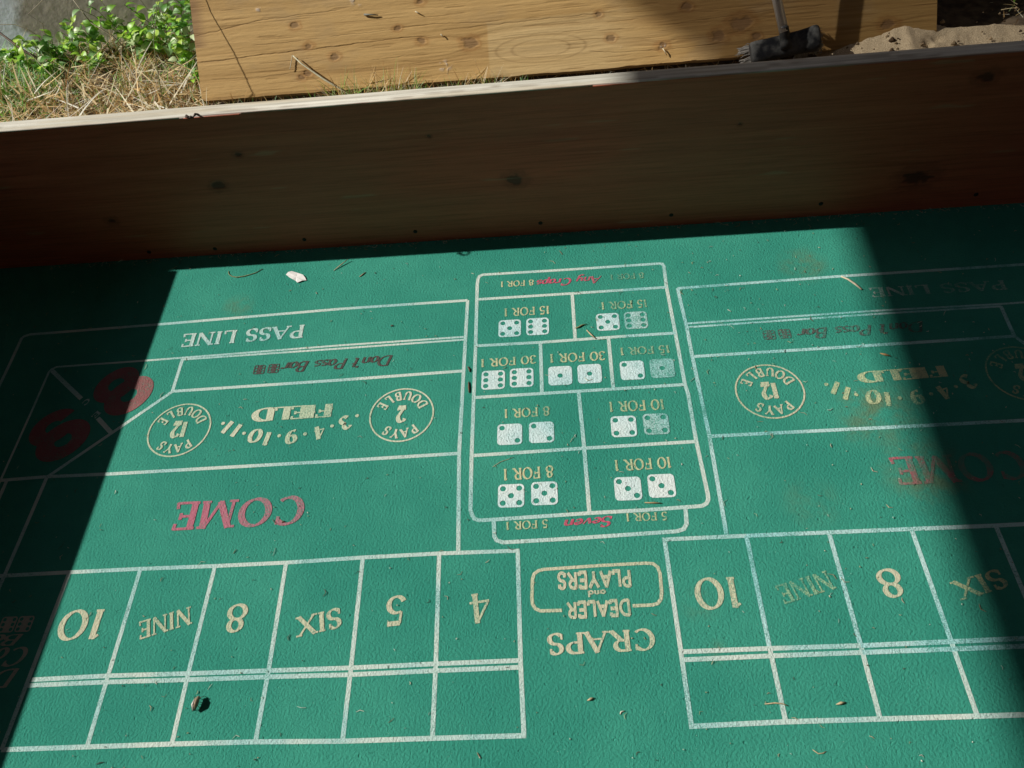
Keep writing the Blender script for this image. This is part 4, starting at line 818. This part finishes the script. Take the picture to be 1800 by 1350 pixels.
stalk('short_straw', [(.2921, 1.3511, .2673), (.2836, 1.333, .2477), (.2808, 1.3316, .2462)], .0010, PALEST, 'short straw stuck to the timber sheet beside the bleached blade')
GR2 = 'bits of straw caught on the timber sheet'
for k, (a, b, lb) in enumerate((((.4598, 1.3970, .3182), (.4908, 1.3940, .3155), 'grey splinter caught high on the timber sheet'), ((.6232, 1.3576, .2790), (.6288, 1.3526, .2736), 'tiny straw caught near the middle of the timber sheet'), ((.572, 1.3931, .3160), (.5838, 1.3882, .3110), 'straw bit with a pale head high on the timber sheet'), ((1.095, 1.3036, .2300), (1.1027, 1.2936, .2195), 'straw bit at the edge of the shade on the timber sheet'))):
    o = stalk('straw_bit', [a, tuple((Vector(a)+Vector(b))/2+Vector((0, -.001, .001))), b], .0014 if k else .0022, PALEST if k else simple('grey_splinter', (.2, .2, .16)), lb, 'straw'); o['group'] = GR2
m_ = MB()
for i in range(14):
    t = 2*math.pi*i/14; m_.v.append((.0085*math.cos(t), .011*math.sin(t), .0006*math.sin(3*t)))
m_.f.append(tuple(range(14))); o = m_.build('pale_petal', simple('pale_petal', (.75, .80, .66))); o.location = (-.2463, 1.570, .222); o.rotation_euler = (R(55), R(12), R(-20))
sol = o.modifiers.new('thickness', 'SOLIDIFY'); sol.thickness = .0006; tag(o, 'pale round seed pod standing over the dry grass', 'seed pod')
m_ = MB(); m_.tube([(0, 0, 0), (.002, .006, -.02), (.003, .01, -.045)], .0006, 4); m_.build('stem', STEMM, o)

# ================================================================== small things lying on the felt
STR = simple('litter_straw', (.58, .47, .28), .7, .3, 300); DKT = simple('litter_bark', (.14, .09, .05), .8, .3, 300); OLV = simple('litter_olive', (.30, .30, .13), .8, .3, 300)
def bit(name, pts, rad, mat, label, cat, z=None, parts=(), taper=.5):
    b = Vector((pts[0][0], pts[0][1], 0)); n_ = len(pts); zz_ = z or [rad*.9]*n_
    m_ = MB(); m_.tube([Vector((p[0], p[1], zz_[i]))-b for i, p in enumerate(pts)], [rad*(1-taper*abs(2*i/(n_-1)-1)) for i in range(n_)], 6)
    return tag(m_.build(name, mat, None, True, b), label, cat)
bit('curved_tendril', [(.1264, .9682), (.1280, .961), (.1317, .9554), (.1390, .950), (.1488, .9466), (.1661, .9483), (.178, .952), (.1899, .9562), (.2031, .9671)], .0012, OLV, 'curved dry tendril in the sun near the back rail', 'tendril')
bit('pale_stick', [(1.3925, .8181), (1.4031, .8092), (1.4125, .7958), (1.421, .7797)], .0021, simple('peeled_stick', (.72, .62, .45)), 'short pale stick across the faded pass line on the right', 'stick', taper=.25)
bit('dark_needle', [(.6626, .6181), (.6632, .605), (.6642, .5927)], .0018, DKT, 'dark needle between the left lines and the centre panel', 'needle')
bit('bent_straw', [(1.0848, .0258), (1.0988, .0267), (1.108, .0255), (1.1155, .0224)], .0013, STR, 'bent straw lying across the lower right box line', 'straw')
bit('oat_seed', [(1.179, .0216), (1.186, .0232), (1.1925, .0241)], .0022, STR, 'oat seed in the lower right betting box', 'seed', taper=.8)
bit('oat_seed', [(.843, .0391), (.848, .0410), (.8528, .0426)], .0020, STR, 'oat seed on the bare felt below the word CRAPS', 'seed', taper=.8)
bit('oat_seed', [(1.4095, .6212), (1.418, .6170), (1.4271, .613)], .0022, simple('rust_seed', (.50, .30, .12)), 'rusty seed above the word FIELD at the shadow edge', 'seed', taper=.8)
bit('seed_cluster', [(.8665, .732), (.8740, .7340), (.8801, .7381), (.8914, .7415)], .0021, OLV, 'olive seed cluster on the centre panel line', 'seed', taper=.8)
bit('split_straw', [(.8892, .7255), (.897, .713), (.9049, .7024)], .0017, STR, 'straw sloping down from the seed cluster', 'straw')
bit('white_curl', [(.8872, .0193), (.8885, .0225), (.8899, .0230), (.8938, .0236)], .0011, simple('white_fibre', (.7, .68, .55)), 'tiny white curl on the bare felt near the bottom edge', 'fibre')
bit('curled_straw', [(1.1348, -.0338), (1.1409, -.0388), (1.147, -.0385), (1.1517, -.0364)], .0009, STR, 'thin curled straw below the right betting boxes', 'straw')
bit('straight_twig', [(.9575, .3455), (.971, .3442), (.9847, .3428)], .0014, simple('tan_twig', (.5, .36, .18)), 'straight tan twig under the two threes', 'twig')
bit('pale_hair', [(.7082, .4305), (.7220, .4399), (.735, .444), (.7447, .4475)], .0006, STR, 'fine pale fibre under the two twos', 'fibre')
bit('dry_needle', [(.3637, .9447), (.378, .958), (.3929, .9713)], .0013, STR, 'straw needle reaching into the shadow of the back rail', 'needle', z=[.0012, .003, .006])
bit('dry_needle', [(.4223, .9197), (.428, .925), (.4345, .9321)], .0013, STR, 'short straw needle right of the white flake', 'needle')
bit('bark_crumb', [(.502, .772), (.505, .7735), (.508, .7722)], .0016, DKT, 'dark bark crumb in the left pass line', 'crumb')
bit('bark_crumb', [(.660, .655), (.6632, .648), (.6640, .642)], .0017, DKT, 'bark crumb on the corner of the left box line', 'crumb')
bit('dead_gnat', [(.352, .3455), (.3545, .3470), (.3575, .3460)], .0017, DKT, 'dark crumb on the red letter O', 'crumb')
# white flake: torn, cupped, with a dark spot
FL = [(.2618, .9417), (.266, .9470), (.2718, .9493), (.284, .9440), (.2964, .9363), (.3010, .930), (.3049, .9218), (.297, .9205), (.2883, .9167), (.2845, .9225), (.2781, .9262), (.270, .933)]
c0 = Vector((sum(p[0] for p in FL)/len(FL), sum(p[1] for p in FL)/len(FL), 0)); v = [(0, 0, .0020)]
v += [((p[0]-c0.x)*1.12, (p[1]-c0.y)*1.12, .0010+.0007*((i*5) % 3)) for i, p in enumerate(FL)]; n_ = len(FL)
o = mesh_obj('white_flake', v, [(0, 1+i, 1+(i+1) % n_) for i in range(n_)], simple('white_paint_flake', (.86, .84, .82), .6, .1), None, False, None, c0)
so = o.modifiers.new('thickness', 'SOLIDIFY'); so.thickness = .0008
tag(o, 'torn white paint flake with a dark spot near the back rail', 'paint flake')
m_ = MB(); m_.tube([(-.002, .0035, .0018), (-.002, .0035, .0025)], [.0034, .0030], 9); m_.build('dark_spot', DKT, o)
# husk with a long shadow in the lower left box
hk = empty('insect_husk', (.277, .056, 0)); tag(hk, 'upright pale insect husk in the lower left betting box', 'insect husk')
m_ = MB(); m_.tube([(-.002, -.010, .005), (-.001, -.004, .0085), (0, .002, .0085), (.001, .008, .006)], [.0022, .0042, .004, .0022], 9); m_.build('shell', simple('husk_shell', (.50, .36, .24), .5, .3, 300), hk, True)
m_ = MB(); m_.tube([(-.003, -.011, .006), (-.003, -.004, .0115), (-.002, .003, .0115)], [.0012, .0022, .001], 7); m_.build('wing_case', simple('husk_wing', (.72, .66, .58), .4), hk, True)
for sx_, sy_ in ((-1, -1), (1, -1), (-1, 0), (1, 0), (-1, 1), (1, 1)):
    m_ = MB(); m_.tube([(sx_*.002, sy_*.004, .007), (sx_*.0055, sy_*.007, .0075), (sx_*.0065, sy_*.010, .0008)], .0005, 4); m_.build('leg', DKT, hk)
# chipped knot with splinters on the top arris of the back rail
kn = empty('rail_splinter', (.178, 1.020, TOP)); tag(kn, 'dark splintered knot chip on the pale top edge of the back rail', 'splinter')
for k, (a, b) in enumerate((((-.011, .007, 0), (-.006, -.006, .0035)), ((.010, .009, 0), (.006, -.005, .004)), ((-.004, -.004, .001), (.006, -.0045, .002)), ((-.012, .002, .001), (-.002, -.006, .002)))):
    m_ = MB(); m_.tube([a, tuple((Vector(a)+Vector(b))/2+Vector((0, 0, .003))), b], [.0018, .0024, .0010], 5); m_.build('sliver', simple('knot_bark', (.055, .03, .018), .8), kn, True)

# chaff: lint, fibres, crumbs scattered over the felt and along the foot of the rail
ch = MB()
LT = [(.55, .50, .36), (.50, .42, .26), (.30, .22, .12), (.66, .66, .56), (.36, .40, .22), (.40, .55, .46), (.10, .08, .05)]
for i in range(1600):
    x = rng.uniform(-.35, 1.95); y = rng.uniform(-.10, 1.0)
    if i < 560: x = rng.uniform(-.3, 1.9); y = BV(x/S)*S - abs(rng.normal(0, .006)) - .003
    elif i < 760: x = rng.normal(1.25, .28); y = rng.normal(.72, .28)
    if y > BV(x/S)*S-.003 or y < -.18 or x < LW+.01: continue
    c = jit(random.choice(LT), .3); L_ = rng.exponential(.0032)+.0010; L_ = min(L_, .016); a = rng.uniform(0, 6.28); r_ = rng.uniform(.0003, .0007) if L_ > .003 else rng.uniform(.0004, .0010)
    d = Vector((math.cos(a), math.sin(a), 0))*L_; z = .0006+r_
    bend = Vector((-d.y, d.x, 0))*rng.uniform(-.4, .4)
    ch.tube([(x, y, z), Vector((x, y, z+rng.uniform(0, .001)))+d*.5+bend, (x+d.x, y+d.y, z)], [r_*.6, r_, r_*.5], 4, c)
tag(ch.build('felt_chaff', STRAW), 'fine chaff, lint and crumbs scattered over the felt', 'chaff', kind='stuff')
cb = MB()
for i in range(150):                            # crumbs on the ground, sand and shaded soil
    if i < 90: x = rng.uniform(1.42, 2.1); y = rng.uniform(1.22, 1.36)
    else: x = rng.uniform(.8, 1.35); y = rng.uniform(1.2, 1.3)
    u, v_ = x/S, y/S; r_ = rng.exponential(.0012)+.0006; r_ = min(r_, .006)
    zb_ = max(gz(x, y), float(np.interp(u, [10.7, 11.35, 11.65, 12.4, 12.75, 13.0, 13.3, 15, 20], [1.30, 1.44, 1.66, 1.77, 1.86, 1.81, 1.78, 1.76, 1.74]) - .16*max(0, 10.35-v_))*S)
    cb.tube([(x-r_, y, zb_), (x, y+r_*.4, zb_+r_*.6), (x+r_, y, zb_)], [r_*.5, r_, r_*.4], 5, jit(random.choice([(.10, .06, .03), (.22, .15, .08), (.36, .26, .15)]), .3))
tag(cb.build('soil_crumbs', STRAW), 'crumbs of soil and bark on the sand', 'crumbs', kind='stuff')
